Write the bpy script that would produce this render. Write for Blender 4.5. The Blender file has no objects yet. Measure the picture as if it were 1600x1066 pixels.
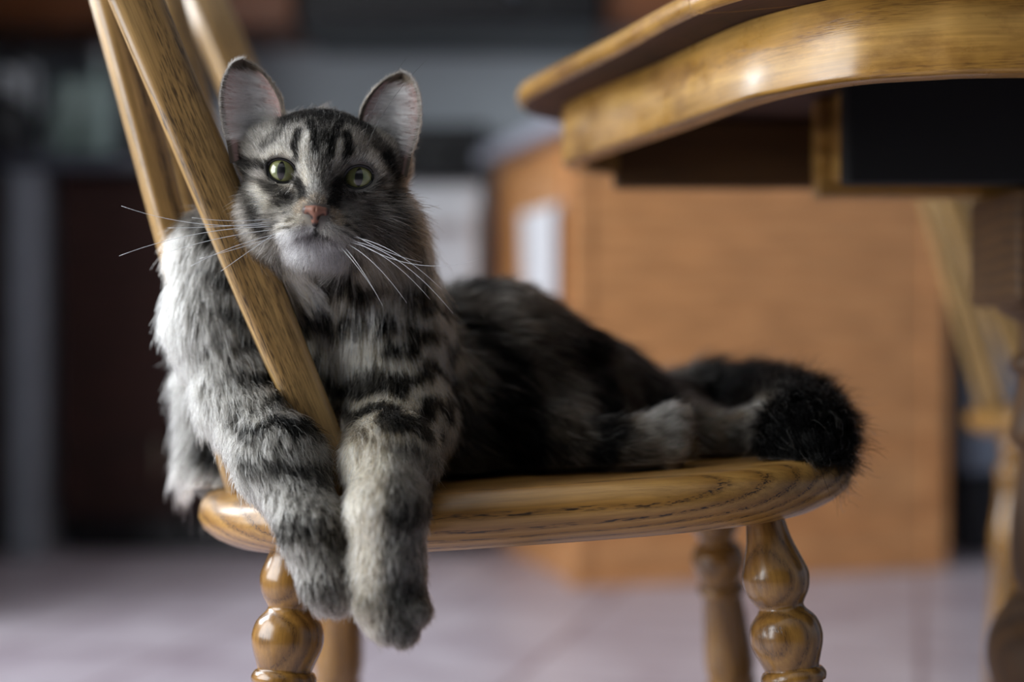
import bpy, bmesh, math, random
import numpy as np
from mathutils import Vector, Matrix
from mathutils.kdtree import KDTree

random.seed(7)
rng = np.random.default_rng(11)
scene = bpy.context.scene
COL = scene.collection
PI = math.pi

# ------------------------------------------------------------------ camera, world, light, exposure
H = 0.52                 # height of the lens above the floor
F = 50.0 / 36.0 * 1600   # focal length in photo pixels
cam_d = bpy.data.cameras.new('camera')
cam_d.lens = 50.0
cam_d.sensor_width = 36.0
cam_d.clip_start = 0.05
cam_d.dof.use_dof = True
cam_d.dof.focus_distance = 0.898
cam_d.dof.aperture_fstop = 1.9
cam = bpy.data.objects.new('camera', cam_d)
cam.location = (0, 0, H)
cam.rotation_euler = (PI / 2, 0, 0)
COL.objects.link(cam)
scene.camera = cam

world = bpy.data.worlds.new('world')
scene.world = world
world.use_nodes = True
world.node_tree.nodes['Background'].inputs[0].default_value = (0.62, 0.72, 0.9, 1)
world.node_tree.nodes['Background'].inputs[1].default_value = 0.022


def area_light(name, loc, rot, sx, sy, power, col):
    l = bpy.data.lights.new(name, 'AREA')
    l.shape = 'RECTANGLE'
    l.size, l.size_y = sx, sy
    l.energy = power
    l.color = col
    o = bpy.data.objects.new(name, l)
    o.location, o.rotation_euler = loc, rot
    COL.objects.link(o)
    return o


# daylight entering by the window in the left wall
area_light('window_daylight', (-1.70, 0.36, 1.14), (0, -PI / 2 + 0.06, 0), 1.46, 1.60, 56, (0.93, 0.965, 1.0))

area_light('window_daylight_kitchen', (-1.70, 1.92, 1.42), (0, -PI / 2 + 0.16, 0), 1.05, 0.80, 40, (0.90, 0.95, 1.0))

scene.view_settings.view_transform = 'Standard'
scene.view_settings.look = 'None'
scene.view_settings.gamma = 1
scene.view_settings.use_curve_mapping = False
scene.view_settings.exposure = 0.1
scene.cycles.use_denoising = True
scene.cycles.max_bounces = 10
scene.cycles.sample_clamp_indirect = 6
scene.cycles_curves.shape = 'RIBBONS'


def P(px, py, d):
    """A point of the place: the photo's pixel at a judged distance from the lens."""
    return np.array([(px - 800) / F * d, d, H - (py - 533) / F * d])


def srgb(r, g, b):
    f = lambda c: (c / 255 / 12.92) if c / 255 <= 0.04045 else ((c / 255 + 0.055) / 1.055) ** 2.4
    return (f(r), f(g), f(b), 1)


# ------------------------------------------------------------------ materials
def new_mat(name):
    m = bpy.data.materials.new(name)
    m.use_nodes = True
    nt = m.node_tree
    nt.nodes.clear()
    out = nt.nodes.new('ShaderNodeOutputMaterial')
    return m, nt, out


def N(nt, kind, **kw):
    n = nt.nodes.new(kind)
    for k, v in kw.items():
        setattr(n, k, v)
    return n


def math_node(nt, op, a, b=None):
    n = nt.nodes.new('ShaderNodeMath')
    n.operation = op
    for i, v in enumerate((a, b)):
        if v is None:
            continue
        if isinstance(v, (int, float)):
            n.inputs[i].default_value = v
        else:
            nt.links.new(v, n.inputs[i])
    return n.outputs[0]


def ramp(nt, fac, stops):
    r = nt.nodes.new('ShaderNodeValToRGB')
    el = r.color_ramp.elements
    el[0].position, el[0].color = stops[0]
    el[1].position, el[1].color = stops[1]
    for p, c in stops[2:]:
        e = el.new(p)
        e.color = c
    nt.links.new(fac, r.inputs[0])
    return r.outputs[0]


def plain(name, col, rough=0.5, metal=0.0, coat=0.0, var=0.12, scale=18, bump=0.0):
    """A painted, lacquered or plastic surface with faint mottling."""
    m, nt, out = new_mat(name)
    b = N(nt, 'ShaderNodeBsdfPrincipled')
    tc = N(nt, 'ShaderNodeTexCoord')
    no = N(nt, 'ShaderNodeTexNoise')
    no.inputs['Scale'].default_value = scale
    no.inputs['Detail'].default_value = 4
    nt.links.new(tc.outputs['Object'], no.inputs['Vector'])
    lo = tuple(c * (1 - var) for c in col[:3]) + (1,)
    hi = tuple(min(1, c * (1 + var)) for c in col[:3]) + (1,)
    nt.links.new(ramp(nt, no.outputs[0], [(0.3, lo), (0.7, hi)]), b.inputs['Base Color'])
    b.inputs['Roughness'].default_value = rough
    b.inputs['Metallic'].default_value = metal
    b.inputs['Coat Weight'].default_value = coat
    if bump:
        bp = N(nt, 'ShaderNodeBump')
        bp.inputs['Strength'].default_value = bump
        nt.links.new(no.outputs[0], bp.inputs['Height'])
        nt.links.new(bp.outputs[0], b.inputs['Normal'])
    nt.links.new(b.outputs[0], out.inputs[0])
    return m


def wood(name, light, mid, dark, ring_freq=95.0, wobble=1.2, streak=0.25, stain=0.0, pore=0.85, rough=0.36, centre=(0.0, 0.05), coat=0.25, attr='grain'):
    """Oak: growth rings round an axis along the grain, with dashes of open pores along each ring."""
    m, nt, out = new_mat(name)
    b = N(nt, 'ShaderNodeBsdfPrincipled')
    if attr:
        at = N(nt, 'ShaderNodeAttribute', attribute_name=attr)
        vec = at.outputs['Vector']
    else:
        vec = N(nt, 'ShaderNodeTexCoord').outputs['Object']

    def stretched(sx, sy, detail, rough_=0.55):
        mp = N(nt, 'ShaderNodeMapping')
        mp.inputs['Scale'].default_value = (sx, sy, sy)
        nt.links.new(vec, mp.inputs['Vector'])
        no = N(nt, 'ShaderNodeTexNoise')
        no.inputs['Scale'].default_value = 1.0
        no.inputs['Detail'].default_value = detail
        no.inputs['Roughness'].default_value = rough_
        nt.links.new(mp.outputs[0], no.inputs['Vector'])
        return no.outputs[0]
    wob = stretched(4, 16, 2)
    sep = N(nt, 'ShaderNodeSeparateXYZ')
    nt.links.new(vec, sep.inputs[0])
    dy = math_node(nt, 'SUBTRACT', sep.outputs[1], centre[0])
    dz = math_node(nt, 'SUBTRACT', sep.outputs[2], centre[1])
    r = math_node(nt, 'SQRT', math_node(nt, 'ADD', math_node(nt, 'MULTIPLY', dy, dy), math_node(nt, 'MULTIPLY', dz, dz)))
    ph = math_node(nt, 'ADD', math_node(nt, 'MULTIPLY', r, ring_freq), math_node(nt, 'MULTIPLY', wob, wobble))
    saw = math_node(nt, 'FRACT', ph)                       # 0..1 over one year of growth
    ringc = ramp(nt, saw, [(0.0, mid), (0.55, light), (0.86, mid), (1.0, mid)])
    band = ramp(nt, saw, [(0.62, (0, 0, 0, 1)), (0.80, (1, 1, 1, 1)), (0.97, (1, 1, 1, 1)), (1.0, (0, 0, 0, 1))])
    pores = ramp(nt, stretched(70, 1300, 2, 0.6), [(0.50, (0, 0, 0, 1)), (0.60, (1, 1, 1, 1))])
    fine = ramp(nt, stretched(45, 2200, 2, 0.6), [(0.60, (0, 0, 0, 1)), (0.72, (1, 1, 1, 1))])
    pm = math_node(nt, 'MULTIPLY', math_node(nt, 'ADD', math_node(nt, 'MULTIPLY', pores, band), math_node(nt, 'MULTIPLY', fine, 0.30)), pore)
    mx = N(nt, 'ShaderNodeMix', data_type='RGBA')
    nt.links.new(pm, mx.inputs[0])
    nt.links.new(ringc, mx.inputs[6])
    mx.inputs[7].default_value = dark
    big = ramp(nt, stretched(9, 30, 3), [(0.3, (0.72, 0.70, 0.66, 1)), (0.7, (1.12, 1.1, 1.05, 1))])
    lo_s = 1 - streak
    stk = ramp(nt, stretched(14, 420, 4, 0.65), [(0.32, (lo_s, lo_s * 0.98, lo_s * 0.95, 1)), (0.62, (1.06, 1.06, 1.06, 1))])
    m2 = N(nt, 'ShaderNodeMix', data_type='RGBA', blend_type='MULTIPLY')
    m2.inputs[0].default_value = 1.0
    nt.links.new(big, m2.inputs[6])
    nt.links.new(stk, m2.inputs[7])
    big = m2.outputs[2]
    rough_out = None
    if stain:
        st = stretched(11, 26, 6, 0.68)
        sm = ramp(nt, st, [(0.50, (1, 1, 1, 1)), (0.66, (0.42, 0.33, 0.33, 1))])
        m3 = N(nt, 'ShaderNodeMix', data_type='RGBA', blend_type='MULTIPLY')
        m3.inputs[0].default_value = stain
        nt.links.new(big, m3.inputs[6])
        nt.links.new(sm, m3.inputs[7])
        big = m3.outputs[2]
        rough_out = ramp(nt, stretched(20, 34, 5, 0.7), [(0.35, (0.24,) * 3 + (1,)), (0.65, (0.52,) * 3 + (1,))])
    mul = N(nt, 'ShaderNodeMix', data_type='RGBA', blend_type='MULTIPLY')
    mul.inputs[0].default_value = 1.0
    nt.links.new(mx.outputs[2], mul.inputs[6])
    nt.links.new(big, mul.inputs[7])
    nt.links.new(mul.outputs[2], b.inputs['Base Color'])
    b.inputs['Roughness'].default_value = rough
    if rough_out is not None:
        nt.links.new(rough_out, b.inputs['Roughness'])
    b.inputs['Coat Weight'].default_value = coat
    b.inputs['Coat Roughness'].default_value = 0.22
    bp = N(nt, 'ShaderNodeBump')
    bp.inputs['Strength'].default_value = 0.25
    bp.inputs['Distance'].default_value = 0.0006
    nt.links.new(math_node(nt, 'MULTIPLY', pm, -1.0), bp.inputs['Height'])
    nt.links.new(bp.outputs[0], b.inputs['Normal'])
    nt.links.new(b.outputs[0], out.inputs[0])
    return m


OAK = wood('oak_chair', srgb(190, 156, 102), srgb(160, 126, 76), srgb(58, 42, 24), wobble=2.0, streak=0.5)
OAK_SEAT = wood('oak_seat', srgb(180, 138, 74), srgb(154, 112, 54), srgb(40, 26, 13), ring_freq=120, centre=(-0.12, -0.16), pore=0.95, wobble=2.2)
OAK_LEG = wood('oak_turned', srgb(162, 120, 58), srgb(130, 93, 42), srgb(46, 30, 14), ring_freq=150, centre=(0.03, 0.01), pore=0.55, rough=0.22, coat=0.6)
OAK_TABLE = wood('oak_table', srgb(206, 162, 90), srgb(184, 138, 66), srgb(88, 54, 30), ring_freq=30, wobble=1.8, stain=0.75, pore=0.45, rough=0.38, coat=0.45, centre=(0.2, 0.3))
OAK_DARK = wood('oak_pedestal', srgb(104, 72, 34), srgb(82, 55, 24), srgb(36, 22, 10), ring_freq=90, centre=(0.05, 0.02), pore=0.4, rough=0.58, coat=0.0)
OAK_UNDER_SHADE = wood('table_underside_shade', srgb(86, 56, 42), srgb(70, 44, 34), srgb(38, 24, 18), ring_freq=30, pore=0.3, rough=0.8, coat=0.0, centre=(0.3, 0.2))
PANEL_WOOD = wood('peninsula_wood', srgb(232, 172, 116), srgb(220, 156, 100), srgb(180, 116, 66), ring_freq=30, pore=0.2, rough=0.45, centre=(0.3, 0.2), attr=None)
CABINET_RED = wood('base_cabinet_wood', srgb(62, 30, 22), srgb(50, 24, 17), srgb(28, 12, 9), ring_freq=30, pore=0.3, rough=0.8, coat=0.0, centre=(0.3, 0.2), attr=None)
CABINET_UP = wood('upper_cabinet_wood', srgb(150, 92, 54), srgb(134, 80, 46), srgb(84, 48, 26), ring_freq=30, pore=0.3, rough=0.45, centre=(0.3, 0.2), attr=None)
BLACK = plain('black_plastic', srgb(28, 29, 32), 0.35)
BLACK_GLASS = plain('black_glass', srgb(16, 17, 20), 0.12, coat=0.3)
STEEL = plain('brushed_steel', srgb(150, 162, 178), 0.42, metal=0.35)
WHITE_ENAMEL = plain('white_enamel', srgb(206, 208, 212), 0.3)
GREY_PANEL = plain('grey_panel', srgb(150, 156, 164), 0.45)
WHITE_CLOTH = plain('white_cloth', srgb(236, 236, 240), 0.9, bump=0.2, scale=60)
PAPER = plain('white_paper', srgb(228, 232, 236), 0.9, bump=0.2, scale=60)
COUNTER_GREY = plain('dark_counter', srgb(84, 88, 98), 0.4, scale=90, var=0.25)
COUNTER_PALE = plain('pale_counter', srgb(176, 178, 192), 0.4, scale=90, var=0.1)
WALL = plain('wall_paint', srgb(206, 214, 220), 0.8, var=0.04)
WALL_BLUE = plain('wall_paint_blue', srgb(150, 162, 178), 0.8, var=0.04)
CEIL = plain('ceiling_paint', srgb(214, 214, 212), 0.9, var=0.03)
BOTTLE = plain('pale_green_glass', srgb(190, 214, 206), 0.18, coat=0.4)
RAIL_SHADE = plain('slide_rail_shade', srgb(13, 13, 14), 0.8)  # near-black colour carries the shade on the near rail's side
FRAME_WHITE = plain('window_frame_paint', srgb(226, 226, 224), 0.4)
DARK_METAL = plain('dark_metal', srgb(52, 50, 50), 0.3, metal=0.8)
BRASS = plain('handle_metal', srgb(150, 140, 124), 0.3, metal=0.9)


def floor_mat():
    m, nt, out = new_mat('floor_vinyl')
    b = N(nt, 'ShaderNodeBsdfPrincipled')
    tc = N(nt, 'ShaderNodeTexCoord')
    br = N(nt, 'ShaderNodeTexBrick', offset=0.0)
    br.inputs['Scale'].default_value = 1.0
    br.inputs['Brick Width'].default_value = 0.30
    br.inputs['Row Height'].default_value = 0.30
    br.inputs['Mortar Size'].default_value = 0.006
    br.inputs['Color1'].default_value = srgb(208, 201, 206)
    br.inputs['Color2'].default_value = srgb(194, 186, 193)
    br.inputs['Mortar'].default_value = srgb(150, 134, 140)
    mp = N(nt, 'ShaderNodeMapping')
    mp.inputs['Rotation'].default_value = (0, 0, 0.28)
    nt.links.new(tc.outputs['Object'], mp.inputs[0])
    nt.links.new(mp.outputs[0], br.inputs['Vector'])
    no = N(nt, 'ShaderNodeTexNoise')
    no.inputs['Scale'].default_value = 7
    no.inputs['Detail'].default_value = 5
    nt.links.new(tc.outputs['Object'], no.inputs['Vector'])
    mul = N(nt, 'ShaderNodeMix', data_type='RGBA', blend_type='MULTIPLY')
    mul.inputs[0].default_value = 1
    nt.links.new(br.outputs[0], mul.inputs[6])
    nt.links.new(ramp(nt, no.outputs[0], [(0.3, (0.74, 0.68, 0.72, 1)), (0.7, (1.05, 1.03, 1.05, 1))]), mul.inputs[7])
    nt.links.new(mul.outputs[2], b.inputs['Base Color'])
    b.inputs['Roughness'].default_value = 0.38
    nt.links.new(b.outputs[0], out.inputs[0])
    return m


FLOOR = floor_mat()


def glass_mat():
    m, nt, out = new_mat('window_glass')
    b = N(nt, 'ShaderNodeBsdfPrincipled')
    b.inputs['Transmission Weight'].default_value = 1.0
    b.inputs['Roughness'].default_value = 0.02
    b.inputs['IOR'].default_value = 1.45
    nt.links.new(b.outputs[0], out.inputs[0])
    return m


GLASS = glass_mat()


def hair_mat(name, rough=0.42, rad=0.6):
    m, nt, out = new_mat(name)
    h = N(nt, 'ShaderNodeBsdfHairPrincipled')
    h.parametrization = 'COLOR'
    at = N(nt, 'ShaderNodeAttribute', attribute_name='fur_colour')
    nt.links.new(at.outputs['Color'], h.inputs['Color'])
    h.inputs['Roughness'].default_value = rough
    h.inputs['Radial Roughness'].default_value = rad
    h.inputs['Coat'].default_value = 0.0
    h.inputs['IOR'].default_value = 1.10
    h.inputs['Random Roughness'].default_value = 0.2
    nt.links.new(h.outputs[0], out.inputs[0])
    return m


def attr_mat(name, attr, rough=0.7, coat=0.0, sss=0.0):
    m, nt, out = new_mat(name)
    b = N(nt, 'ShaderNodeBsdfPrincipled')
    at = N(nt, 'ShaderNodeAttribute', attribute_name=attr)
    nt.links.new(at.outputs['Color'], b.inputs['Base Color'])
    b.inputs['Roughness'].default_value = rough
    b.inputs['Coat Weight'].default_value = coat
    b.inputs['Coat Roughness'].default_value = 0.04
    if sss:
        b.inputs['Subsurface Weight'].default_value = sss
        b.inputs['Subsurface Scale'].default_value = 0.003
    nt.links.new(b.outputs[0], out.inputs[0])
    return m


FUR = hair_mat('cat_fur')
WHISKER = hair_mat('cat_whisker', 0.25, 0.4)
SKIN = attr_mat('cat_skin', 'skin_colour', 0.8)
NOSE = attr_mat('cat_nose', 'skin_colour', 0.45)
LID = plain('cat_eyelid', (0.006, 0.006, 0.006, 1), 0.35)


# ------------------------------------------------------------------ mesh helpers
def mesh_obj(name, verts, faces, mat, parent=None, smooth=True, grain=None, colour=None, cname='skin_colour', offset=None):
    verts = np.asarray(verts, dtype=float)
    if offset is not None:
        verts = verts - np.asarray(offset)
    me = bpy.data.meshes.new(name)
    me.from_pydata(verts.tolist(), [], faces if isinstance(faces, list) else faces.tolist())
    me.update()
    if grain is not None:
        a = me.attributes.new('grain', 'FLOAT_VECTOR', 'POINT')
        a.data.foreach_set('vector', np.asarray(grain, dtype=np.float32).ravel())
    if colour is not None:
        a = me.attributes.new(cname, 'FLOAT_COLOR', 'POINT')
        c = np.ones((len(verts), 4), dtype=np.float32)
        c[:, :3] = colour
        a.data.foreach_set('color', c.ravel())
    me.materials.append(mat)
    if smooth:
        me.polygons.foreach_set('use_smooth', [True] * len(me.polygons))
    o = bpy.data.objects.new(name, me)
    COL.objects.link(o)
    if parent is not None:
        o.parent = parent
    return o


def tag(o, label=None, cat=None, group=None, kind=None):
    for k, v in (('label', label), ('category', cat), ('group', group), ('kind', kind)):
        if v:
            o[k] = v
    return o


def empty(name, loc, label=None, cat=None, group=None, rotz=0.0):
    o = bpy.data.objects.new(name, None)
    o.empty_display_size = 0.05
    o.location = loc
    o.rotation_euler = (0, 0, rotz)
    COL.objects.link(o)
    return tag(o, label, cat, group)


def copy_tree(o, parent=None):
    c = o.copy()
    COL.objects.link(c)
    c.parent = parent
    for ch in list(o.children):
        copy_tree(ch, c)
    return c


def box_mesh(bm, x0, x1, y0, y1, z0, z1):
    vs = [bm.verts.new(v) for v in ((x0, y0, z0), (x1, y0, z0), (x1, y1, z0), (x0, y1, z0), (x0, y0, z1), (x1, y0, z1), (x1, y1, z1), (x0, y1, z1))]
    for f in ((0, 3, 2, 1), (4, 5, 6, 7), (0, 1, 5, 4), (1, 2, 6, 5), (2, 3, 7, 6), (3, 0, 4, 7)):
        bm.faces.new([vs[i] for i in f])


def box(name, x0, x1, y0, y1, z0, z1, mat, parent=None, bevel=0.004, kind=None):
    bm = bmesh.new()
    box_mesh(bm, x0, x1, y0, y1, z0, z1)
    if bevel:
        bmesh.ops.bevel(bm, geom=bm.edges[:], offset=bevel, segments=2, affect='EDGES', profile=0.5)
    me = bpy.data.meshes.new(name)
    bm.to_mesh(me)
    bm.free()
    me.materials.append(mat)
    o = bpy.data.objects.new(name, me)
    COL.objects.link(o)
    o.parent = parent
    if kind:
        o['kind'] = kind
    return o


def frame_of(a, b, ref=(0, 1, 0)):
    w = np.asarray(b, float) - np.asarray(a, float)
    L = np.linalg.norm(w)
    w = w / L
    u = np.asarray(ref, float)
    u = u - w * (u @ w)
    u = u / np.linalg.norm(u)
    return u, np.cross(w, u), w, L


def lathe(a, b, prof, seg=28, seed=0.0):
    """A turning about the axis a->b; prof is a list of (distance from a, radius)."""
    u, v, w, L = frame_of(a, b, (0.3, 1, 0))
    V, Fc, G = [], [], []
    a = np.asarray(a, float)
    for t, r in prof:
        for k in range(seg):
            th = 2 * PI * k / seg
            c, s = math.cos(th) * r, math.sin(th) * r
            V.append(a + w * t + u * c + v * s)
            G.append((t + seed, c, s))
    n = len(prof)
    for i in range(n - 1):
        for k in range(seg):
            k2 = (k + 1) % seg
            Fc.append((i * seg + k, i * seg + k2, (i + 1) * seg + k2, (i + 1) * seg + k))
    Fc.append(tuple(range(seg))[::-1])
    Fc.append(tuple((n - 1) * seg + k for k in range(seg)))
    return V, Fc, G


def smooth_profile(pts, n=4):
    """Catmull-Rom through (t, r) so that turned beads come out round."""
    pts = [np.array(p, float) for p in pts]
    out = []
    for i in range(len(pts) - 1):
        p0 = pts[max(i - 1, 0)]
        p1, p2 = pts[i], pts[i + 1]
        p3 = pts[min(i + 2, len(pts) - 1)]
        for k in range(n):
            t = k / n
            q = 0.5 * ((2 * p1) + (-p0 + p2) * t + (2 * p0 - 5 * p1 + 4 * p2 - p3) * t * t + (-p0 + 3 * p1 - 3 * p2 + p3) * t ** 3)
            out.append((q[0], max(q[1], 0.001)))
    out.append(tuple(pts[-1]))
    return out


def bar(a, b, prof, ref, seed=0.0, rounding=3.0, seg=28):
    """A straight slat from a to b; prof lists (t, half width along ref, half thickness)."""
    u, v, w, L = frame_of(a, b, ref)
    a = np.asarray(a, float)
    V, Fc, G = [], [], []
    for t, hw, hh in prof:
        for k in range(seg):
            th = 2 * PI * k / seg
            c, s = math.cos(th), math.sin(th)
            e = 2.0 / rounding
            cu = math.copysign(abs(c) ** e, c) * hw
            cv = math.copysign(abs(s) ** e, s) * hh
            V.append(a + w * (t * L) + u * cu + v * cv)
            G.append((t * L + seed, cu + seed * 0.1, cv))
    n = len(prof)
    for i in range(n - 1):
        for k in range(seg):
            k2 = (k + 1) % seg
            Fc.append((i * seg + k, i * seg + k2, (i + 1) * seg + k2, (i + 1) * seg + k))
    Fc.append(tuple(range(seg))[::-1])
    Fc.append(tuple((n - 1) * seg + k for k in range(seg)))
    return V, Fc, G


def tube(pts, radii, seg=8):
    pts = [np.asarray(p, float) for p in pts]
    V, Fc = [], []
    n = len(pts)
    for i, p in enumerate(pts):
        d = pts[min(i + 1, n - 1)] - pts[max(i - 1, 0)]
        d = d / (np.linalg.norm(d) + 1e-12)
        ref = np.array([0.31, 0.2, 0.93]) if abs(d[2]) < 0.9 else np.array([1.0, 0, 0])
        u = np.cross(d, ref)
        u /= np.linalg.norm(u)
        v = np.cross(d, u)
        for k in range(seg):
            th = 2 * PI * k / seg
            V.append(p + (u * math.cos(th) + v * math.sin(th)) * radii[i])
    for i in range(n - 1):
        for k in range(seg):
            k2 = (k + 1) % seg
            Fc.append((i * seg + k, (i + 1) * seg + k, (i + 1) * seg + k2, i * seg + k2))
    Fc.append(tuple(range(seg)))
    Fc.append(tuple((n - 1) * seg + k for k in range(seg))[::-1])
    return V, Fc


# ------------------------------------------------------------------ the room
def slab(name, x0, x1, y0, y1, z0, z1, mat):
    return box(name, x0, x1, y0, y1, z0, z1, mat, None, 0, 'structure')


RX0, RX1, RY0, RY1, RZ = -1.76, 2.6, -1.6, 4.05, 2.45
slab('floor', RX0, RX1, RY0, RY1, -0.05, 0.0, FLOOR)
slab('ceiling', RX0, RX1, RY0, RY1, RZ, RZ + 0.05, CEIL)
slab('wall_back', RX0, RX1, RY1, RY1 + 0.08, 0, RZ, WALL)
slab('wall_right', RX1, RX1 + 0.08, RY0, RY1, 0, RZ, WALL_BLUE)
# left wall, with the window opening left free
WY0, WY1, WZ0, WZ1 = -0.50, 1.22, 0.36, 1.96
bm = bmesh.new()
VY0, VY1, VZ0, VZ1 = 1.50, 2.34, 0.88, 1.98
for y0, y1, z0, z1 in ((RY0, WY0, 0, RZ), (WY1, VY0, 0, RZ), (VY1, RY1, 0, RZ), (WY0, WY1, 0, WZ0), (WY0, WY1, WZ1, RZ), (VY0, VY1, 0, VZ0), (VY0, VY1, VZ1, RZ)):
    box_mesh(bm, RX0 - 0.1, RX0, y0, y1, z0, z1)
me = bpy.data.meshes.new('wall_left')
bm.to_mesh(me)
bm.free()
me.materials.append(WALL)
o = bpy.data.objects.new('wall_left', me)
COL.objects.link(o)
o['kind'] = 'structure'
for nm, y0, y1, z0, z1 in (('window_1', WY0, WY1, WZ0, WZ1), ('window_2', VY0, VY1, VZ0, VZ1)):
    win = empty(nm, (RX0 - 0.05, (y0 + y1) / 2, z0))
    win['kind'] = 'structure'
    hw_, hh_ = (y1 - y0) / 2, z1 - z0
    box('window_frame', -0.03, 0.03, -hw_, -hw_ + 0.05, 0, hh_, FRAME_WHITE, win)
    box('window_frame', -0.03, 0.03, hw_ - 0.05, hw_, 0, hh_, FRAME_WHITE, win)
    box('window_frame', -0.03, 0.03, -hw_ + 0.05, hw_ - 0.05, hh_ - 0.05, hh_, FRAME_WHITE, win)
    box('window_frame', -0.03, 0.03, -hw_ + 0.05, hw_ - 0.05, 0, 0.05, FRAME_WHITE, win)
    box('mullion', -0.025, 0.025, -0.025, 0.025, 0.05, hh_ - 0.05, FRAME_WHITE, win)
    for k_, (pa, pb) in enumerate(((-hw_ + 0.05, -0.025), (0.025, hw_ - 0.05))):
        box('pane', -0.004, 0.004, pa, pb, 0.05, hh_ - 0.05, GLASS, win, 0)
    box('window_sill', 0.0, 0.12, -hw_ - 0.05, hw_ + 0.05, -0.035, 0.0, FRAME_WHITE, win)

# ------------------------------------------------------------------ the kitchen behind
def cabinet(name, loc, w, d, h, mat, label, doors, toe=0.09, drawers=False, handle=True):
    """Unit with its front at y = 0 facing the camera, x from 0 to w."""
    root = empty(name, loc, label, 'cabinet')
    box('body', 0, w, 0.02, d, toe, h, mat, root, 0.003)
    if toe:
        box('toe_kick', 0.0, w, 0.08, d, 0, toe, BLACK, root, 0.002)
    dw = w / doors
    for i in range(doors):
        z1 = h - 0.02
        if drawers:
            dr = box('drawer', i * dw + 0.006, (i + 1) * dw - 0.006, 0, 0.02, h - 0.18, h - 0.02, mat, root, 0.004)
            V, Fc = tube([(i * dw + dw / 2 - 0.05, -0.022, h - 0.10), (i * dw + dw / 2 + 0.05, -0.022, h - 0.10)], [0.006] * 2)
            mesh_obj('handle', V, Fc, BRASS, dr)
            z1 = h - 0.19
        dd = box('door', i * dw + 0.006, (i + 1) * dw - 0.006, 0, 0.02, toe + 0.01, z1, mat, root, 0.004)
        box('door_panel', i * dw + 0.07, (i + 1) * dw - 0.07, -0.006, 0.004, toe + 0.08, z1 - 0.07, mat, dd, 0.005)
        if handle:
            hx = i * dw + (dw - 0.04 if i % 2 == 0 else 0.04)
            zc = z1 - 0.14 if drawers else toe + 0.14
            V, Fc = tube([(hx, -0.022, zc - 0.05), (hx, -0.022, zc + 0.05)], [0.006] * 2)
            mesh_obj('handle', V, Fc, BRASS, dd)
    return root


BF = 3.44    # fronts of the base units
pc = empty('shade_cupboard', (-1.755, 2.46, 0), 'added tall dark cupboard, out of view, shading the back corner', 'cupboard')
box('body', 0, 0.59, 0, 0.62, 0, 2.1, CABINET_RED, pc, 0.004)  # added unseen body that keeps window light off the back cabinets and floor
for k in range(2):
    pd_ = box('door', 0.591, 0.61, 0.01 + k * 0.31, 0.30 + k * 0.31, 0.08, 2.08, CABINET_RED, pc, 0.004)

cabinet('base_cabinet', (-1.745, BF, 0), 0.535, 0.60, 0.93, CABINET_RED, 'dark red-brown base cabinet at the far end of the back run', 2, drawers=True)
cabinet('base_cabinet', (-1.10, BF, 0), 0.29, 0.60, 0.93, CABINET_RED, 'narrow dark red-brown base cabinet beside the grey panel', 1, drawers=False)
cabinet('base_cabinet', (-0.80, BF, 0), 0.145, 0.60, 0.93, CABINET_RED, 'slim dark red-brown base unit next to the range', 1, handle=False)
tag(box('end_panel', -1.205, -1.125, BF - 0.05, 4.04, 0.0, 0.925, GREY_PANEL), 'upright pale grey panel standing between dark base cabinets', 'panel')
tag(box('counter', -1.745, -0.655, BF - 0.03, 4.04, 0.931, 0.972, COUNTER_GREY), 'dark grey worktop over the dark red-brown base cabinets', 'worktop')
cabinet('wall_cabinet', (-1.745, 3.72, 1.345), 0.36, 0.32, 0.75, CABINET_UP, 'brown wall cabinet above the paper roll and kettle', 1, toe=0.0)
cabinet('wall_cabinet', (-1.38, 3.72, 1.345), 0.81, 0.32, 0.75, CABINET_UP, 'brown wall cabinet above the coffee maker, beside the microwave', 2, toe=0.0)
cabinet('wall_cabinet', (0.235, 3.72, 1.345), 0.80, 0.32, 0.75, CABINET_UP, 'brown wall cabinet over the peninsula end of the wall', 2, toe=0.0)

mw = empty('microwave', (-0.545, 3.62, 1.33), 'black over-the-range microwave under the ceiling between brown wall cabinets', 'microwave')
box('body', 0, 0.77, 0.03, 0.42, 0, 0.40, BLACK, mw, 0.006)
mwd = box('door', 0.02, 0.58, 0, 0.03, 0.03, 0.38, BLACK_GLASS, mw, 0.006)
V, Fc = tube([(0.55, -0.03, 0.07), (0.55, -0.03, 0.34)], [0.009] * 2)
mesh_obj('handle', V, Fc, STEEL, mwd)
box('control_panel', 0.60, 0.75, 0.0, 0.03, 0.03, 0.38, BLACK, mw, 0.004)
for r_ in range(4):
    for c_ in range(3):
        box('button', 0.62 + c_ * 0.04, 0.65 + c_ * 0.04, -0.004, 0.004, 0.06 + r_ * 0.05, 0.09 + r_ * 0.05, DARK_METAL, mw, 0.002)

rg = empty('kitchen_range', (-0.645, BF - 0.04, 0), 'white kitchen range with a black cooktop and black back panel', 'range')
box('body', 0, 0.57, 0.03, 0.63, 0.08, 0.90, WHITE_ENAMEL, rg, 0.006)
box('toe_kick', 0.01, 0.56, 0.09, 0.60, 0.0, 0.08, BLACK, rg, 0.003)
box('cooktop', -0.003, 0.573, 0.0, 0.63, 0.90, 0.925, BLACK_GLASS, rg, 0.006)
ovd = box('oven_door', 0.01, 0.56, 0.0, 0.03, 0.27, 0.84, WHITE_ENAMEL, rg, 0.008)
box('window', 0.10, 0.47, -0.003, 0.005, 0.40, 0.66, BLACK_GLASS, ovd, 0.003)
V, Fc = tube([(0.05, -0.04, 0.79), (0.52, -0.04, 0.79)], [0.010] * 2)
mesh_obj('handle', V, Fc, WHITE_ENAMEL, ovd)
dwr = box('drawer', 0.01, 0.56, 0.0, 0.03, 0.095, 0.255, WHITE_ENAMEL, rg, 0.006)
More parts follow.
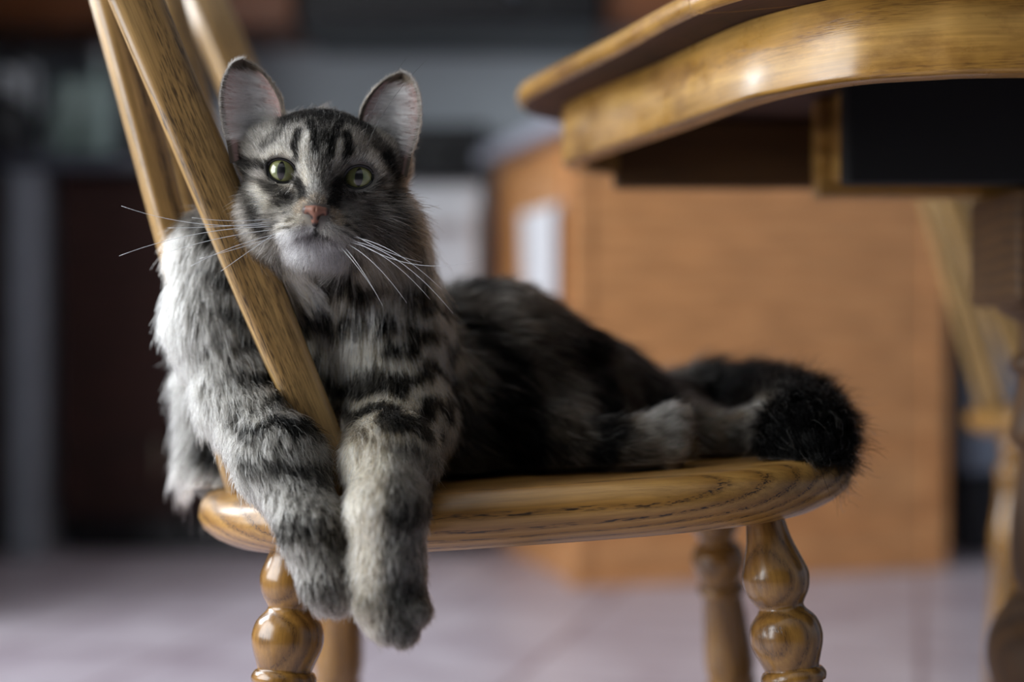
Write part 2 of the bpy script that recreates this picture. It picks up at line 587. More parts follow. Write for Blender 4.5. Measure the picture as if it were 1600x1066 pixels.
bk = box('back_panel', 0.0, 0.57, 0.56, 0.63, 0.926, 1.125, BLACK, rg, 0.008)
for i in range(4):
    V, Fc, G = lathe((0.09 + i * 0.13, 0.56, 1.04), (0.09 + i * 0.13, 0.53, 1.04), [(0, 0.022), (0.02, 0.02), (0.025, 0.012)], 18)
    mesh_obj('knob', V, Fc, DARK_METAL, bk, grain=G)
for bx_, by_ in ((0.15, 0.17), (0.42, 0.17), (0.15, 0.42), (0.42, 0.42)):
    V, Fc, G = lathe((bx_, by_, 0.924), (bx_, by_, 0.932), [(0, 0.085), (0.005, 0.085), (0.007, 0.07)], 26)
    mesh_obj('burner', V, Fc, DARK_METAL, rg, grain=G)

# things on the worktop
CT = 0.973
def turned_thing(name, x, y, prof, mat, label, cat):
    r = empty(name, (x, y, CT), label, cat)
    V, Fc, G = lathe((0, 0, 0), (0, 0, 1), smooth_profile(prof, 3), 28)
    mesh_obj('body', V, Fc, mat, r, grain=G)
    return r


pr = empty('paper_roll', (-1.268, 3.635, CT), 'white kitchen paper roll on an upright holder on the worktop', 'paper roll')
V, Fc, G = lathe((0, 0, 0), (0, 0, 1), [(0, 0.07), (0.012, 0.07), (0.014, 0.066)], 28)
mesh_obj('base', V, Fc, DARK_METAL, pr, grain=G)
V, Fc, G = lathe((0, 0, 0.015), (0, 0, 1), [(0, 0.054), (0.003, 0.058), (0.227, 0.058), (0.23, 0.054)], 32)
mesh_obj('roll', V, Fc, PAPER, pr, grain=G)
V, Fc, G = lathe((0, 0, 0.2), (0, 0, 1), [(0, 0.007), (0.07, 0.007), (0.075, 0.013), (0.09, 0.013), (0.095, 0.004)], 16)
mesh_obj('rod', V, Fc, DARK_METAL, pr, grain=G)
kt = turned_thing('kettle', -1.235, 3.46, [(0, 0.075), (0.01, 0.082), (0.06, 0.08), (0.11, 0.062), (0.135, 0.04), (0.14, 0.02), (0.15, 0.012), (0.16, 0.014), (0.165, 0.004)], BLACK, 'black kettle on the worktop in front of the paper roll', 'kettle')
V, Fc = tube([(-0.07, 0, 0.09), (-0.11, 0, 0.14), (-0.09, 0, 0.20), (0.0, 0, 0.225), (0.06, 0, 0.20), (0.06, 0, 0.11)], [0.009] * 6)
mesh_obj('handle', V, Fc, BLACK, kt)
V, Fc = tube([(0.06, 0, 0.05), (0.10, 0, 0.09), (0.125, 0, 0.13)], [0.018, 0.014, 0.009])
mesh_obj('spout', V, Fc, BLACK, kt)
bt = turned_thing('bottle', -1.032, 3.56, [(0, 0.034), (0.004, 0.037), (0.15, 0.037), (0.18, 0.032), (0.205, 0.015), (0.25, 0.0135)], BOTTLE, 'tall pale green bottle with a white cap beside the coffee maker', 'bottle')
V, Fc, G = lathe((0, 0, 0.25), (0, 0, 1), [(0, 0.0155), (0.022, 0.0155), (0.025, 0.012)], 18)
mesh_obj('cap', V, Fc, WHITE_ENAMEL, bt, grain=G)
bt = turned_thing('jug', -1.128, 3.67, [(0, 0.05), (0.006, 0.055), (0.10, 0.06), (0.17, 0.05), (0.20, 0.046), (0.215, 0.052)], BOTTLE, 'wide pale green jug with a handle on the worktop beside the paper roll', 'jug')
V, Fc = tube([(0.05, 0, 0.18), (0.09, 0, 0.17), (0.095, 0, 0.11), (0.06, 0, 0.07)], [0.007] * 4)
mesh_obj('handle', V, Fc, BOTTLE, bt)
cm = empty('coffee_maker', (-0.98, 3.52, CT), 'black drip coffee maker on the dark grey worktop', 'coffee maker')
box('base', 0, 0.17, 0, 0.24, 0, 0.035, BLACK, cm, 0.008)
box('column', 0, 0.17, 0.15, 0.24, 0.035, 0.25, BLACK, cm, 0.008)
box('head', 0, 0.17, 0.0, 0.24, 0.225, 0.30, BLACK, cm, 0.010)
V, Fc, G = lathe((0.085, 0.075, 0.036), (0.085, 0.075, 1), smooth_profile([(0, 0.05), (0.01, 0.062), (0.08, 0.064), (0.12, 0.05), (0.14, 0.052)], 3), 26)
cf = mesh_obj('carafe', V, Fc, BLACK_GLASS, cm, grain=G)
V, Fc = tube([(0.085, 0.02, 0.15), (0.085, -0.025, 0.14), (0.085, -0.025, 0.08), (0.085, 0.012, 0.06)], [0.008] * 4)
mesh_obj('handle', V, Fc, BLACK, cf)
cn = turned_thing('canister', -0.62 - 0.12, 3.72, [(0, 0.05), (0.004, 0.054), (0.14, 0.054), (0.15, 0.05)], WHITE_ENAMEL, 'white round canister on the worktop beside the range', 'canister')
V, Fc, G = lathe((0, 0, 0.15), (0, 0, 1), smooth_profile([(0, 0.056), (0.018, 0.055), (0.026, 0.02), (0.04, 0.012), (0.05, 0.006)], 3), 24)
mesh_obj('lid', V, Fc, STEEL, cn, grain=G)

# peninsula, turned a little against the room
ANG = math.atan2(0.282, 0.959)
pn = empty('peninsula_cabinet', (0.127, 2.99, 0), 'orange-brown wooden peninsula cabinet with a plain end panel', 'cabinet', rotz=ANG)
PW, PD, PH = 0.90, 0.66, 0.965
box('body', 0.02, PW - 0.02, 0.02, PD, 0.0, PH, PANEL_WOOD, pn, 0.003)
box('end_panel', 0.035, PW - 0.05, 0.0, 0.02, 0.02, PH, PANEL_WOOD, pn, 0.003)
box('corner_post', 0.0, 0.035, -0.006, 0.035, 0.0, PH, PANEL_WOOD, pn, 0.005)
box('corner_post', PW - 0.05, PW, -0.006, 0.035, 0.0, PH, PANEL_WOOD, pn, 0.005)
box('plinth', 0.035, PW - 0.05, -0.003, 0.01, 0.0, 0.03, PANEL_WOOD, pn, 0.002)
for i in range(1):
    sd = box('door', -0.001, 0.02, 0.07, 0.63, 0.10, PH - 0.04, PANEL_WOOD, pn, 0.004)
ct = box('counter', -0.03, PW + 0.04, -0.03, PD + 0.02, PH + 0.001, PH + 0.04, COUNTER_PALE, None, 0.006)
ct.location = (0.127, 2.99, 0)
ct.rotation_euler = (0, 0, ANG)
tag(ct, 'pale lavender-grey worktop over the orange-brown peninsula cabinet', 'worktop')
# white towel over a rail on the side of the peninsula
tw = empty('hand_towel', (0.127, 2.99, 0), 'white hand towel hanging on the side of the peninsula cabinet', 'towel', rotz=ANG)
V, Fc = [], []
nu, nv = 15, 12
for side, off in ((0, 0.0), (1, 0.006)):
    for j in range(nv):
        for i in range(nu):
            u_, v_ = i / (nu - 1), j / (nv - 1)
            V.append((-0.022 - off - 0.006 * math.sin(u_ * 11) * v_, 0.045 + 0.24 * u_, 0.60 + 0.21 * (1 - v_)))
for s in (0, 1):
    for j in range(nv - 1):
        for i in range(nu - 1):
            q = s * nu * nv + j * nu + i
            f = (q, q + 1, q + nu + 1, q + nu)
            Fc.append(f if s == 0 else f[::-1])
rim = [i for i in range(nu)] + [nu - 1 + nu * j for j in range(1, nv)] + [nu * (nv - 1) + i for i in range(nu - 2, -1, -1)] + [nu * j for j in range(nv - 2, 0, -1)]
for a_, b_ in zip(rim, rim[1:] + rim[:1]):
    Fc.append((a_, a_ + nu * nv, b_ + nu * nv, b_))
mesh_obj('cloth', V, Fc, WHITE_CLOTH, tw)
V, Fc = tube([(-0.018, 0.02, 0.805), (-0.018, 0.32, 0.805)], [0.005] * 2)
rl = mesh_obj('towel_rail', V, Fc, STEEL, pn)

fr = empty('refrigerator', (1.09, 3.42, 0), 'blue-grey refrigerator with a dark base grille beyond the peninsula', 'refrigerator')
box('body', 0, 0.75, 0.05, 0.62, 0.20, 1.75, STEEL, fr, 0.008)
fd = box('door', 0.0, 0.75, 0.0, 0.048, 0.205, 1.25, STEEL, fr, 0.012)
V, Fc = tube([(0.69, -0.04, 0.75), (0.69, -0.04, 1.2)], [0.011] * 2)
mesh_obj('handle', V, Fc, DARK_METAL, fd)
fd = box('freezer_door', 0.0, 0.75, 0.0, 0.048, 1.26, 1.745, STEEL, fr, 0.012)
V, Fc = tube([(0.69, -0.04, 1.30), (0.69, -0.04, 1.55)], [0.011] * 2)
mesh_obj('handle', V, Fc, DARK_METAL, fd)
gb = box('base_grille', 0.005, 0.745, 0.02, 0.60, 0.0, 0.198, BLACK, fr, 0.004)
for i in range(5):
    box('slat', 0.03, 0.72, 0.012, 0.022, 0.03 + i * 0.032, 0.048 + i * 0.032, BLACK, gb, 0.002)

# ------------------------------------------------------------------ chairs
CX, CY = 0.0, 1.12                     # middle of the seat over the floor
SEAT_A, SEAT_B, SEAT_Z, SEAT_TILT = 0.247, 0.242, 0.4275, 0.070


def seat_z(x):
    return SEAT_Z + SEAT_TILT * x


def outline(th, inset=0.0):
    c, s = math.cos(th), math.sin(th)
    e = 2.0 / (3.3 if c > 0 else 2.7)
    return (math.copysign(abs(c) ** e, c) * ((SEAT_A if c > 0 else SEAT_A - 0.014) - inset), math.copysign(abs(s) ** e, s) * (SEAT_B - inset))


def make_chair(label):
    root = empty('windsor_chair', (CX, CY, 0), label, 'chair', 'oak slat-back chairs')
    # seat: rings from the middle of the top, over the rounded edge, to the middle of the underside
    rings = [(0.17, -0.006), (0.10, -0.005), (0.05, -0.002), (0.022, 0.0), (0.014, -0.0006), (0.007, -0.003), (0.0025, -0.007), (0.0005, -0.0125),
             (0.0, -0.018), (0.003, -0.025), (0.010, -0.0315), (0.017, -0.0355), (0.021, -0.0375), (0.06, -0.0375), (0.17, -0.0375)]
    seg = 120
    V, Fc, G = [], [], []
    for ins, z in rings:
        for k in range(seg):
            x, y = outline(2 * PI * k / seg, ins)
            V.append((x, y, seat_z(x) + z))
            G.append((x, y, z))
    n = len(rings)
    for i in range(n - 1):
        for k in range(seg):
            k2 = (k + 1) % seg
            Fc.append((i * seg + k, (i + 1) * seg + k, (i + 1) * seg + k2, i * seg + k2))
    Fc.append(tuple(range(seg)))
    Fc.append(tuple((n - 1) * seg + k for k in range(seg))[::-1])
    mesh_obj('seat', V, Fc, OAK_SEAT, root, grain=G)
    # turned legs; distances run down from a point inside the seat
    prof = [(0.0, 0.0115), (0.012, 0.0125), (0.028, 0.0150), (0.042, 0.0195), (0.052, 0.0222), (0.062, 0.0205), (0.069, 0.0165), (0.072, 0.0150),
            (0.075, 0.0165), (0.081, 0.0215), (0.090, 0.0238), (0.098, 0.0228), (0.107, 0.0195), (0.112, 0.0178), (0.113, 0.0195), (0.117, 0.0215),
            (0.121, 0.0205), (0.124, 0.0180), (0.150, 0.0200), (0.185, 0.0225), (0.20, 0.0205), (0.205, 0.0225), (0.211, 0.0205), (0.25, 0.0180), (0.32, 0.0150), (0.42, 0.0115)]
    prof = smooth_profile(prof, 3)
    tops = {}
    for tx, ty, bx, by, zt in ((-0.141, -0.168, -0.172, -0.235, 0.414), (0.166, -0.172, 0.232, -0.235, 0.415), (-0.141, 0.125, -0.175, 0.20, 0.414), (0.172, 0.125, 0.225, 0.20, 0.415)):
        a = np.array([tx, ty, zt])
        b = np.array([bx, by, 0.0])
        L = np.linalg.norm(b - a)
        pr_ = [(t * L / 0.42 if t > 0.13 else t, r) for t, r in prof]
        pr_ = [(t, r) for t, r in pr_ if t <= L + 1e-6]
        V, Fc, G = lathe(a, b, pr_, 30, seed=tx * 7 + ty * 3)
        mesh_obj('leg', V, Fc, OAK_LEG, root, grain=G)
        tops[(tx > 0, ty > 0)] = (a, b)
    sp = smooth_profile([(0, 0.0075), (0.03, 0.009), (0.09, 0.013), (0.15, 0.0155), (0.21, 0.013), (0.27, 0.009), (0.30, 0.0075)], 3)
    mids = []
    for sy in (False, True):                       # side stretchers and the cross one between them
        p = [tops[(sx, sy)][0] * 0.45 + tops[(sx, sy)][1] * 0.55 for sx in (False, True)]
        L = np.linalg.norm(p[1] - p[0])
        V, Fc, G = lathe(p[0], p[1], [(t * L / 0.30, r) for t, r in sp], 20)
        mesh_obj('stretcher', V, Fc, OAK_LEG, root, grain=G)
        mids.append((p[0] + p[1]) / 2)
    L = np.linalg.norm(mids[1] - mids[0])
    V, Fc, G = lathe(mids[0], mids[1], [(t * L / 0.30, r * 0.9) for t, r in sp], 20)
    mesh_obj('stretcher', V, Fc, OAK_LEG, root, grain=G)
    # back: five slats leaning back from the curved rear of the seat to the crest rail
    slats = SLATS
    tops_ = []
    for i, (b0, t0, hw, hh, ref) in enumerate(slats):
        a, b = np.array(b0), np.array(t0)
        pf = [(0.0, hw * 0.72, hh * 0.8), (0.08, hw * 0.80, hh * 0.9), (0.3, hw * 0.95, hh), (0.6, hw, hh), (0.8, hw * 1.05, hh), (1.0, hw, hh * 0.9)]
        V, Fc, G = bar(a, b, pf, ref, seed=i * 0.37, rounding=4.2)
        mesh_obj('back_slat', V, Fc, OAK, root, grain=G)
        tops_.append(b)
    # crest rail, curved through the slat tops
    pts = []
    ys = np.linspace(tops_[0][1] - 0.03, tops_[-1][1] + 0.03, 17)
    for y in ys:
        f = (y / 0.23) ** 2
        pts.append((tops_[2][0] + (tops_[0][0] - tops_[2][0]) * min(f, 1.3), y, tops_[0][2] + 0.015))
    V, Fc, G = [], [], []
    seg = 20
    for i, p in enumerate(pts):
        k_ = 1.0 - 0.35 * abs(i / 8.0 - 1) ** 4
        for k in range(seg):
            th = 2 * PI * k / seg
            c, s = math.cos(th), math.sin(th)
            cu = math.copysign(abs(c) ** 0.6, c) * 0.011
            cv = math.copysign(abs(s) ** 0.6, s) * 0.042 * k_
            V.append((p[0] + cu - cv * 0.32, p[1], p[2] + cv))
            G.append((p[1], cu, cv))
    for i in range(len(pts) - 1):
        for k in range(seg):
            k2 = (k + 1) % seg
            Fc.append((i * seg + k, i * seg + k2, (i + 1) * seg + k2, (i + 1) * seg + k))
    Fc.append(tuple(range(seg))[::-1])
    Fc.append(tuple((len(pts) - 1) * seg + k for k in range(seg)))
    mesh_obj('crest_rail', V, Fc, OAK, root, grain=G)
    return root


def up_to(a, b, z):
    """carry the line a->b on to the height z"""
    t = (z - a[2]) / (b[2] - a[2])
    return a + (b - a) * t


def local(p):
    return np.array([p[0] - CX, p[1] - CY, p[2]])


s1a, s1b = local(P(520, 728, 0.938)), local(P(213, 0, 0.938))
s2a, s2b = local(P(372, 752, 1.000)), local(P(170, 0, 1.000))
ZT = 0.90
s1t, s2t = up_to(s1a, s1b, ZT), up_to(s2a, s2b, ZT)
s1a, s2a = up_to(s1a, s1b, seat_z(s1a[0]) - 0.022), up_to(s2a, s2b, seat_z(s2a[0]) - 0.022)
mir = lambda p, dy=0.0: np.array([p[0], -p[1] + dy, p[2]])
s3a, s3t = np.array([s2a[0] - 0.012, 0.0, s2a[2]]), np.array([s2t[0] - 0.010, 0.0, ZT])
SLATS = [
    (s1a, s1t, 0.0165, 0.0110, (0.95, 0.28, 0.36)),
    (s2a, s2t, 0.0115, 0.0105, (0.80, 0.60, 0.2)),
    (s3a, s3t, 0.0115, 0.0100, (0.0, 1.0, 0.0)),
    (mir(s2a), mir(s2t), 0.0115, 0.0105, (0.80, 0.60, 0.2)),
    (mir(s1a, 0.03), mir(s1t, 0.03), 0.0185, 0.0145, (0.80, 0.60, 0.36)),
]
chair = make_chair('oak slat-back chair the tabby cat lies on')
chair2 = copy_tree(chair)
chair2['label'] = 'oak slat-back chair half hidden behind the table pedestal'
chair2.location = (0.955, 2.22, 0)
chair2.rotation_euler = (0, 0, -0.42)

# ------------------------------------------------------------------ table
AP0, AP1, TT = H + 0.164, H + 0.218, H + 0.239      # bottom of the apron, underside and top of the slab
tb = empty('dining_table', (0.47, 1.16, 0), 'oak pedestal dining table with a rounded corner and deep apron', 'table')
TO = np.array([0.47, 1.16, 0])
ctrl = [(0.312, 0.867), (0.255, 0.877), (0.211, 0.896), (0.175, 0.938), (0.150, 0.990), (0.113, 1.111), (0.062, 1.260), (0.047, 1.325), (0.062, 1.385), (0.115, 1.425), (0.20, 1.437),
        (0.6, 1.44), (1.0, 1.437), (1.10, 1.42), (1.16, 1.37), (1.18, 1.25), (1.18, 1.05), (1.16, 0.94), (1.10, 0.885), (1.0, 0.867), (0.8, 0.862), (0.55, 0.862)]

ctrl = ctrl[11:] + ctrl[:11]


def closed_curve(c, n=6):
    c = [np.array(p) for p in c]
    m = len(c)
    out = []
    for i in range(m):
        p0, p1, p2, p3 = c[i - 1], c[i], c[(i + 1) % m], c[(i + 2) % m]
        for k in range(n):
            t = k / n
            out.append(0.5 * ((2 * p1) + (-p0 + p2) * t + (2 * p0 - 5 * p1 + 4 * p2 - p3) * t * t + (-p0 + 3 * p1 - 3 * p2 + p3) * t ** 3))
    return np.array(out)


base_c = closed_curve(ctrl)
tan = np.roll(base_c, -1, 0) - np.roll(base_c, 1, 0)
tan /= np.linalg.norm(tan, axis=1)[:, None]
nrm = np.stack([-tan[:, 1], tan[:, 0]], 1)
cen = base_c.mean(0)
if ((base_c - cen) * nrm).sum() < 0:
    nrm = -nrm
arc = np.concatenate([[0], np.cumsum(np.linalg.norm(np.diff(base_c, axis=0), axis=1))])


def ring_mesh(rings, cap0=False, cap1=False, closed=False):
    m = len(base_c)
    V, Fc, G = [], [], []
    for off, z in rings:
        for i in range(m):
            p = base_c[i] + nrm[i] * off
            V.append((p[0], p[1], z))
            G.append((arc[i], off, z))
    n = len(rings)
    for i in range(n if closed else n - 1):
        i2 = (i + 1) % n
        for k in range(m):
            k2 = (k + 1) % m
            Fc.append((i * m + k, i * m + k2, i2 * m + k2, i2 * m + k))
    if cap0:
        Fc.append(tuple(range(m))[::-1])
    if cap1:
        Fc.append(tuple((n - 1) * m + k for k in range(m)))
    return V, Fc, G


V, Fc, G = ring_mesh([(-0.022, AP0 + 0.002), (-0.020, AP0), (-0.003, AP0), (0.0, AP0 + 0.003), (0.0, AP1 - 0.001), (-0.022, AP1 - 0.001)], closed=True)
ap = mesh_obj('apron', V, [f[::-1] for f in Fc], OAK_TABLE, tb, grain=G, offset=TO, smooth=True)
# slab in two leaves meeting at a seam
for side in (0, 1):
    V, Fc, G = ring_mesh([(0.02, AP1), (0.036, AP1 + 0.001), (0.041, AP1 + 0.005), (0.042, AP1 + 0.011), (0.039, TT - 0.004), (0.032, TT)], True, True)
    o = mesh_obj('tabletop_leaf', V, Fc, OAK_TABLE, tb, grain=G, offset=TO)
    bm = bmesh.new()
    bm.from_mesh(o.data)
    pl = Vector((0.30 - TO[0] + (0.0006 if side else -0.0006), 1.0 - TO[1], 0))
    nn = Vector((0.80, -0.60, 0.0)) if False else Vector((0.42, 0.91, 0))
    pl = Vector((0.118 - TO[0], 0.955 - TO[1], 0)) + nn * (0.0006 if side else -0.0006)
    r = bmesh.ops.bisect_plane(bm, geom=bm.verts[:] + bm.edges[:] + bm.faces[:], plane_co=pl, plane_no=nn, clear_inner=bool(side), clear_outer=not side)
    eds = [e for e in r['geom_cut'] if isinstance(e, bmesh.types.BMEdge)]
    bmesh.ops.edgeloop_fill(bm, edges=eds)
    bmesh.ops.recalc_face_normals(bm, faces=bm.faces[:])
    bm.to_mesh(o.data)
    bm.free()
for o in [c for c in tb.children if c.name.startswith('tabletop')]:      # shade below the leaves, put into a darker wood colour
    o.data.materials.append(OAK_UNDER_SHADE)
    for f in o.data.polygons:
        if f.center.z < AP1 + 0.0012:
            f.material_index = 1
for o in (ap,) + tuple(c for c in tb.children if c.name.startswith('tabletop')):
    md = o.modifiers.new('bevelled_normals', 'WEIGHTED_NORMAL')
    md.keep_sharp = True
# slide box under the top and the pedestal below it
def world_box(name, x0, x1, y0, y1, z0, z1, mat, parent, off, bevel=0.003):
    bm = bmesh.new()
    box_mesh(bm, x0 - off[0], x1 - off[0], y0 - off[1], y1 - off[1], z0, z1)
    bmesh.ops.bevel(bm, geom=bm.edges[:], offset=bevel, segments=2, affect='EDGES', profile=0.5)
    me = bpy.data.meshes.new(name)
    bm.to_mesh(me)
    bm.free()
    a = me.attributes.new('grain', 'FLOAT_VECTOR', 'POINT')
    co = np.empty(len(me.vertices) * 3, dtype=np.float32)
    me.vertices.foreach_get('co', co)
    a.data.foreach_set('vector', co)
    me.materials.append(mat)
    o = bpy.data.objects.new(name, me)
    COL.objects.link(o)
    o.parent = parent
    return o


world_box('slide_rail', 0.272, 1.02, 1.150, 1.180, H + 0.128, AP1 - 0.002, RAIL_SHADE, tb, TO)
world_box('slide_rail', 0.272, 1.02, 1.262, 1.292, H + 0.128, AP1 - 0.002, OAK_TABLE, tb, TO)
world_box('slide_rail', 0.282, 1.02, 1.183, 1.259, H + 0.140, AP1 - 0.002, OAK_TABLE, tb, TO)
world_box('cross_rail', 0.10, 0.42, 1.395, 1.412, H + 0.150, AP1 - 0.002, OAK_DARK, tb, TO)
PX, PY = 0.476, 1.22
world_box('pedestal_block', PX - 0.064, PX + 0.064, PY - 0.064, PY + 0.064, H + 0.030, H + 0.126, OAK_DARK, tb, TO, 0.006)
zz = lambda py: H - (py - 533) / F * PY
pp = [(478, 0.060), (492, 0.052), (502, 0.041), (515, 0.039), (548, 0.040), (558, 0.045), (570, 0.047), (582, 0.045), (590, 0.041), (640, 0.043), (665, 0.046), (680, 0.047), (695, 0.045), (705, 0.040),
      (740, 0.041), (830, 0.046), (900, 0.045), (915, 0.039), (925, 0.039), (940, 0.048), (985, 0.062), (1030, 0.066), (1080, 0.060), (1120, 0.045), (1135, 0.052), (1150, 0.052), (1160, 0.045)]
prof = [(H + 0.031 - zz(py), r) for py, r in pp]
prof = [(max(t, 0), r) for t, r in prof] + [(0.42, 0.050), (0.445, 0.050), (0.45, 0.04)]
V, Fc, G = lathe((PX, PY, H + 0.031), (PX, PY, 0), smooth_profile(prof, 3), 40)
mesh_obj('pedestal_column', V, Fc, OAK_DARK, tb, grain=G, offset=TO)
for k in range(4):
    th = PI / 4 + k * PI / 2
    pts = [(PX + math.cos(th) * r, PY + math.sin(th) * r, z) for r, z in ((0.02, 0.17), (0.10, 0.155), (0.18, 0.10), (0.25, 0.05), (0.30, 0.028))]
    V, Fc = tube(pts, [0.034, 0.036, 0.033, 0.029, 0.027], 14)
    mesh_obj('foot', V, Fc, OAK_DARK, tb, grain=np.array(V)[:, [0, 1, 2]], offset=TO)

# ------------------------------------------------------------------ the cat: shape
def norm(a):
    return a / (np.linalg.norm(a, axis=-1, keepdims=True) + 1e-12)


# head frame: x to the photo's right, y forward out of the face, z up
HC = P(495, 271.5, 0.902) + np.array([0, 0.024, 0])
yaw, roll, pitch = math.radians(-5), math.radians(4.2), math.radians(0)
_f = np.array([-math.sin(yaw), -math.cos(yaw), 0.0])
_x = np.array([math.cos(yaw), -math.sin(yaw), 0.0])
_z = np.array([0, 0, 1.0])
HX = math.cos(roll) * _x - math.sin(roll) * _z
HZ = math.cos(roll) * _z + math.sin(roll) * _x
HF = _f
HM = np.stack([HX, HF, HZ], 0)           # rows: local axes


def hw(x, y, z):
    return HC + HX * x + HF * y + HZ * z


PRIMS = []     # (kind, part, a, b/None, ra, rb or radii, k, flow)


def cone(part, a, ra, b, rb, k=0.02, flow=None):
    a, b = np.asarray(a, float), np.asarray(b, float)
    fl = norm(b - a) if flow is None else norm(np.asarray(flow, float))
    PRIMS.append(('cone', part, a, b, ra, rb, k, fl))


def ell(part, c, rad, k=0.012, flow=(0, 0, -1), head=True):
    PRIMS.append(('ell', part, np.asarray(c, float), HM if head else np.eye(3), np.asarray(rad, float), 0.0, k, norm(np.asarray(flow, float))))


# head
ell('head', hw(-0.001, -0.014, 0.008), (0.0430, 0.0430, 0.0370))
ell('head', hw(0, 0.000, 0.010), (0.0330, 0.0330, 0.0270))
for s in (-1, 1):
    ell('head', hw(s * (0.0395 if s < 0 else 0.037), -0.016, 0.0165), (0.0185, 0.0170, 0.0170), 0.015)   # foot of the ear

for s in (-1, 1):
    ell('head', hw(s * (0.027 if s > 0 else 0.0245), -0.002, -0.024), (0.0230, 0.0240, 0.0230), 0.015)
    ell('head', hw(s * 0.0242, 0.0125, 0.0005), (0.0158, 0.0132, 0.0145), 0.008)     # brow and lid bulge
    ell('head', hw(s * 0.0105, 0.0285, -0.0365), (0.0135, 0.0135, 0.0115), 0.010)    # whisker pads
PRIMS.append(('cone', 'head', hw(0, 0.020, 0.010), hw(0, 0.0375, -0.0215), 0.0125, 0.0085, 0.012, norm(HZ)))
ell('head', hw(0, 0.0210, -0.0490), (0.0155, 0.0125, 0.0095), 0.008)                 # chin
# neck, chest, shoulders
cone('chest', hw(0.004, -0.030, -0.030), 0.043, P(550, 480, 1.000), 0.042, 0.03, (0.05, -0.25, -1))
cone('chest', P(550, 480, 1.000), 0.042, P(570, 600, 1.010), 0.044, 0.03, (0.0, -0.2, -1))
cone('chest', P(570, 600, 1.010), 0.042, P(585, 690, 1.000), 0.034, 0.03, (0.0, -0.2, -1))
cone('chest', P(470, 470, 1.010), 0.034, P(420, 560, 1.020), 0.036, 0.03, (-0.1, -0.2, -1))
ell('head', hw(0.034, -0.012, -0.034), (0.0170, 0.0190, 0.0220), 0.02)       # ruff of the cheek
cone('chest', P(595, 390, 0.980), 0.020, P(610, 520, 0.995), 0.026, 0.03, (0.15, -0.2, -1))
# foreleg on the photo's left, round the slat
cone('leg_a', P(440, 430, 1.020), 0.036, P(352, 408, 1.000), 0.030, 0.02, (-0.5, -0.3, -0.8))
cone('leg_a', P(345, 408, 1.000), 0.029, P(345, 500, 0.995), 0.030, 0.02)
cone('leg_a', P(345, 500, 0.995), 0.030, P(385, 620, 0.972), 0.0275, 0.02)
cone('leg_a', P(385, 620, 0.972), 0.0275, P(438, 725, 0.905), 0.0225, 0.015)
cone('leg_a', P(438, 725, 0.905), 0.0220, P(490, 830, 0.858), 0.0165, 0.015)
cone('leg_a', P(490, 830, 0.858), 0.0165, P(516, 900, 0.850), 0.0175, 0.012)
for dx, dz, r in ((-16, 2, 0.0085), (-4, 12, 0.0095), (9, 14, 0.0095), (21, 4, 0.0085)):
    cone('paw_a', P(516 + dx * 0.7, 895, 0.850), 0.011, P(519 + dx, 915 + dz, 0.845), r, 0.006)
# foreleg on the photo's right, over the seat edge
cone('leg_b', P(604, 540, 0.985), 0.033, P(622, 660, 0.960), 0.031, 0.025)
cone('leg_b', P(622, 660, 0.960), 0.030, P(610, 722, 0.895), 0.0250, 0.02)
cone('leg_b', P(612, 722, 0.893), 0.0240, P(606, 800, 0.845), 0.0195, 0.015)
cone('leg_b', P(606, 800, 0.845), 0.0190, P(608, 880, 0.838), 0.0170, 0.015)
cone('leg_b', P(608, 880, 0.838), 0.0175, P(611, 945, 0.836), 0.0195, 0.012)
for dx, dz, r in ((-34, -12, 0.0080), (-8, 18, 0.0092), (17, 24, 0.0092), (38, -4, 0.0080)):
    cone('paw_b', P(611 + dx * 0.6, 940, 0.836), 0.011, P(611 + dx, 958 + dz, 0.826), r, 0.004)
# trunk lying back along the seat
cone('trunk', P(600, 590, 1.070), 0.056, P(770, 600, 1.130), 0.066, 0.04, (1, 0.3, 0.05))
cone('trunk', P(770, 600, 1.130), 0.066, P(915, 636, 1.150), 0.044, 0.04, (1, 0.1, -0.25))
cone('trunk', P(915, 638, 1.150), 0.043, P(1030, 668, 1.180), 0.034, 0.04, (1, 0.1, -0.3))
cone('trunk', P(700, 660, 1.050), 0.040, P(860, 680, 1.080), 0.036, 0.03, (0.9, -0.2, -0.4))
cone('flank', P(440, 560, 1.070), 0.040, P(366, 610, 1.075), 0.030, 0.03, (-0.4, 0, -0.9))
cone('flank', P(368, 600, 1.075), 0.032, P(366, 715, 1.075), 0.032, 0.03, (-0.3, 0, -1))
cone('flank', P(366, 715, 1.075), 0.031, P(560, 700, 1.060), 0.040, 0.03, (-0.6, -0.1, -0.8))
# hind legs
cone('hind_a', P(915, 664, 1.110), 0.038, P(880, 702, 1.040), 0.026, 0.02, (0.4, -0.2, -0.8))
cone('hind_a', P(880, 705, 1.040), 0.0235, P(985, 700, 1.005), 0.0175, 0.015)
cone('hind_a', P(985, 704, 1.005), 0.0170, P(1032, 690, 1.000), 0.0195, 0.01)
for dy, dz in ((-34, 0.0), (-13, -0.012), (10, -0.014), (32, -0.008)):
    cone('hind_paw_a', P(1030, 690 + dy * 0.5, 1.0), 0.0105, P(1050, 690 + dy, 1.0 + dz), 0.0088, 0.004)
cone('hind_b', P(1030, 668, 1.150), 0.030, P(1085, 690, 1.075), 0.024, 0.02, (0.5, -0.2, -0.8))
cone('hind_b', P(1085, 692, 1.070), 0.021, P(1155, 684, 1.045), 0.0175, 0.012)
for dy, dz in ((-30, 0.0), (-11, -0.012), (10, -0.014), (28, -0.008)):
    cone('hind_paw_b', P(1155, 684 + dy * 0.5, 1.045), 0.0105, P(1182, 684 + dy, 1.04 + dz), 0.0085, 0.004)
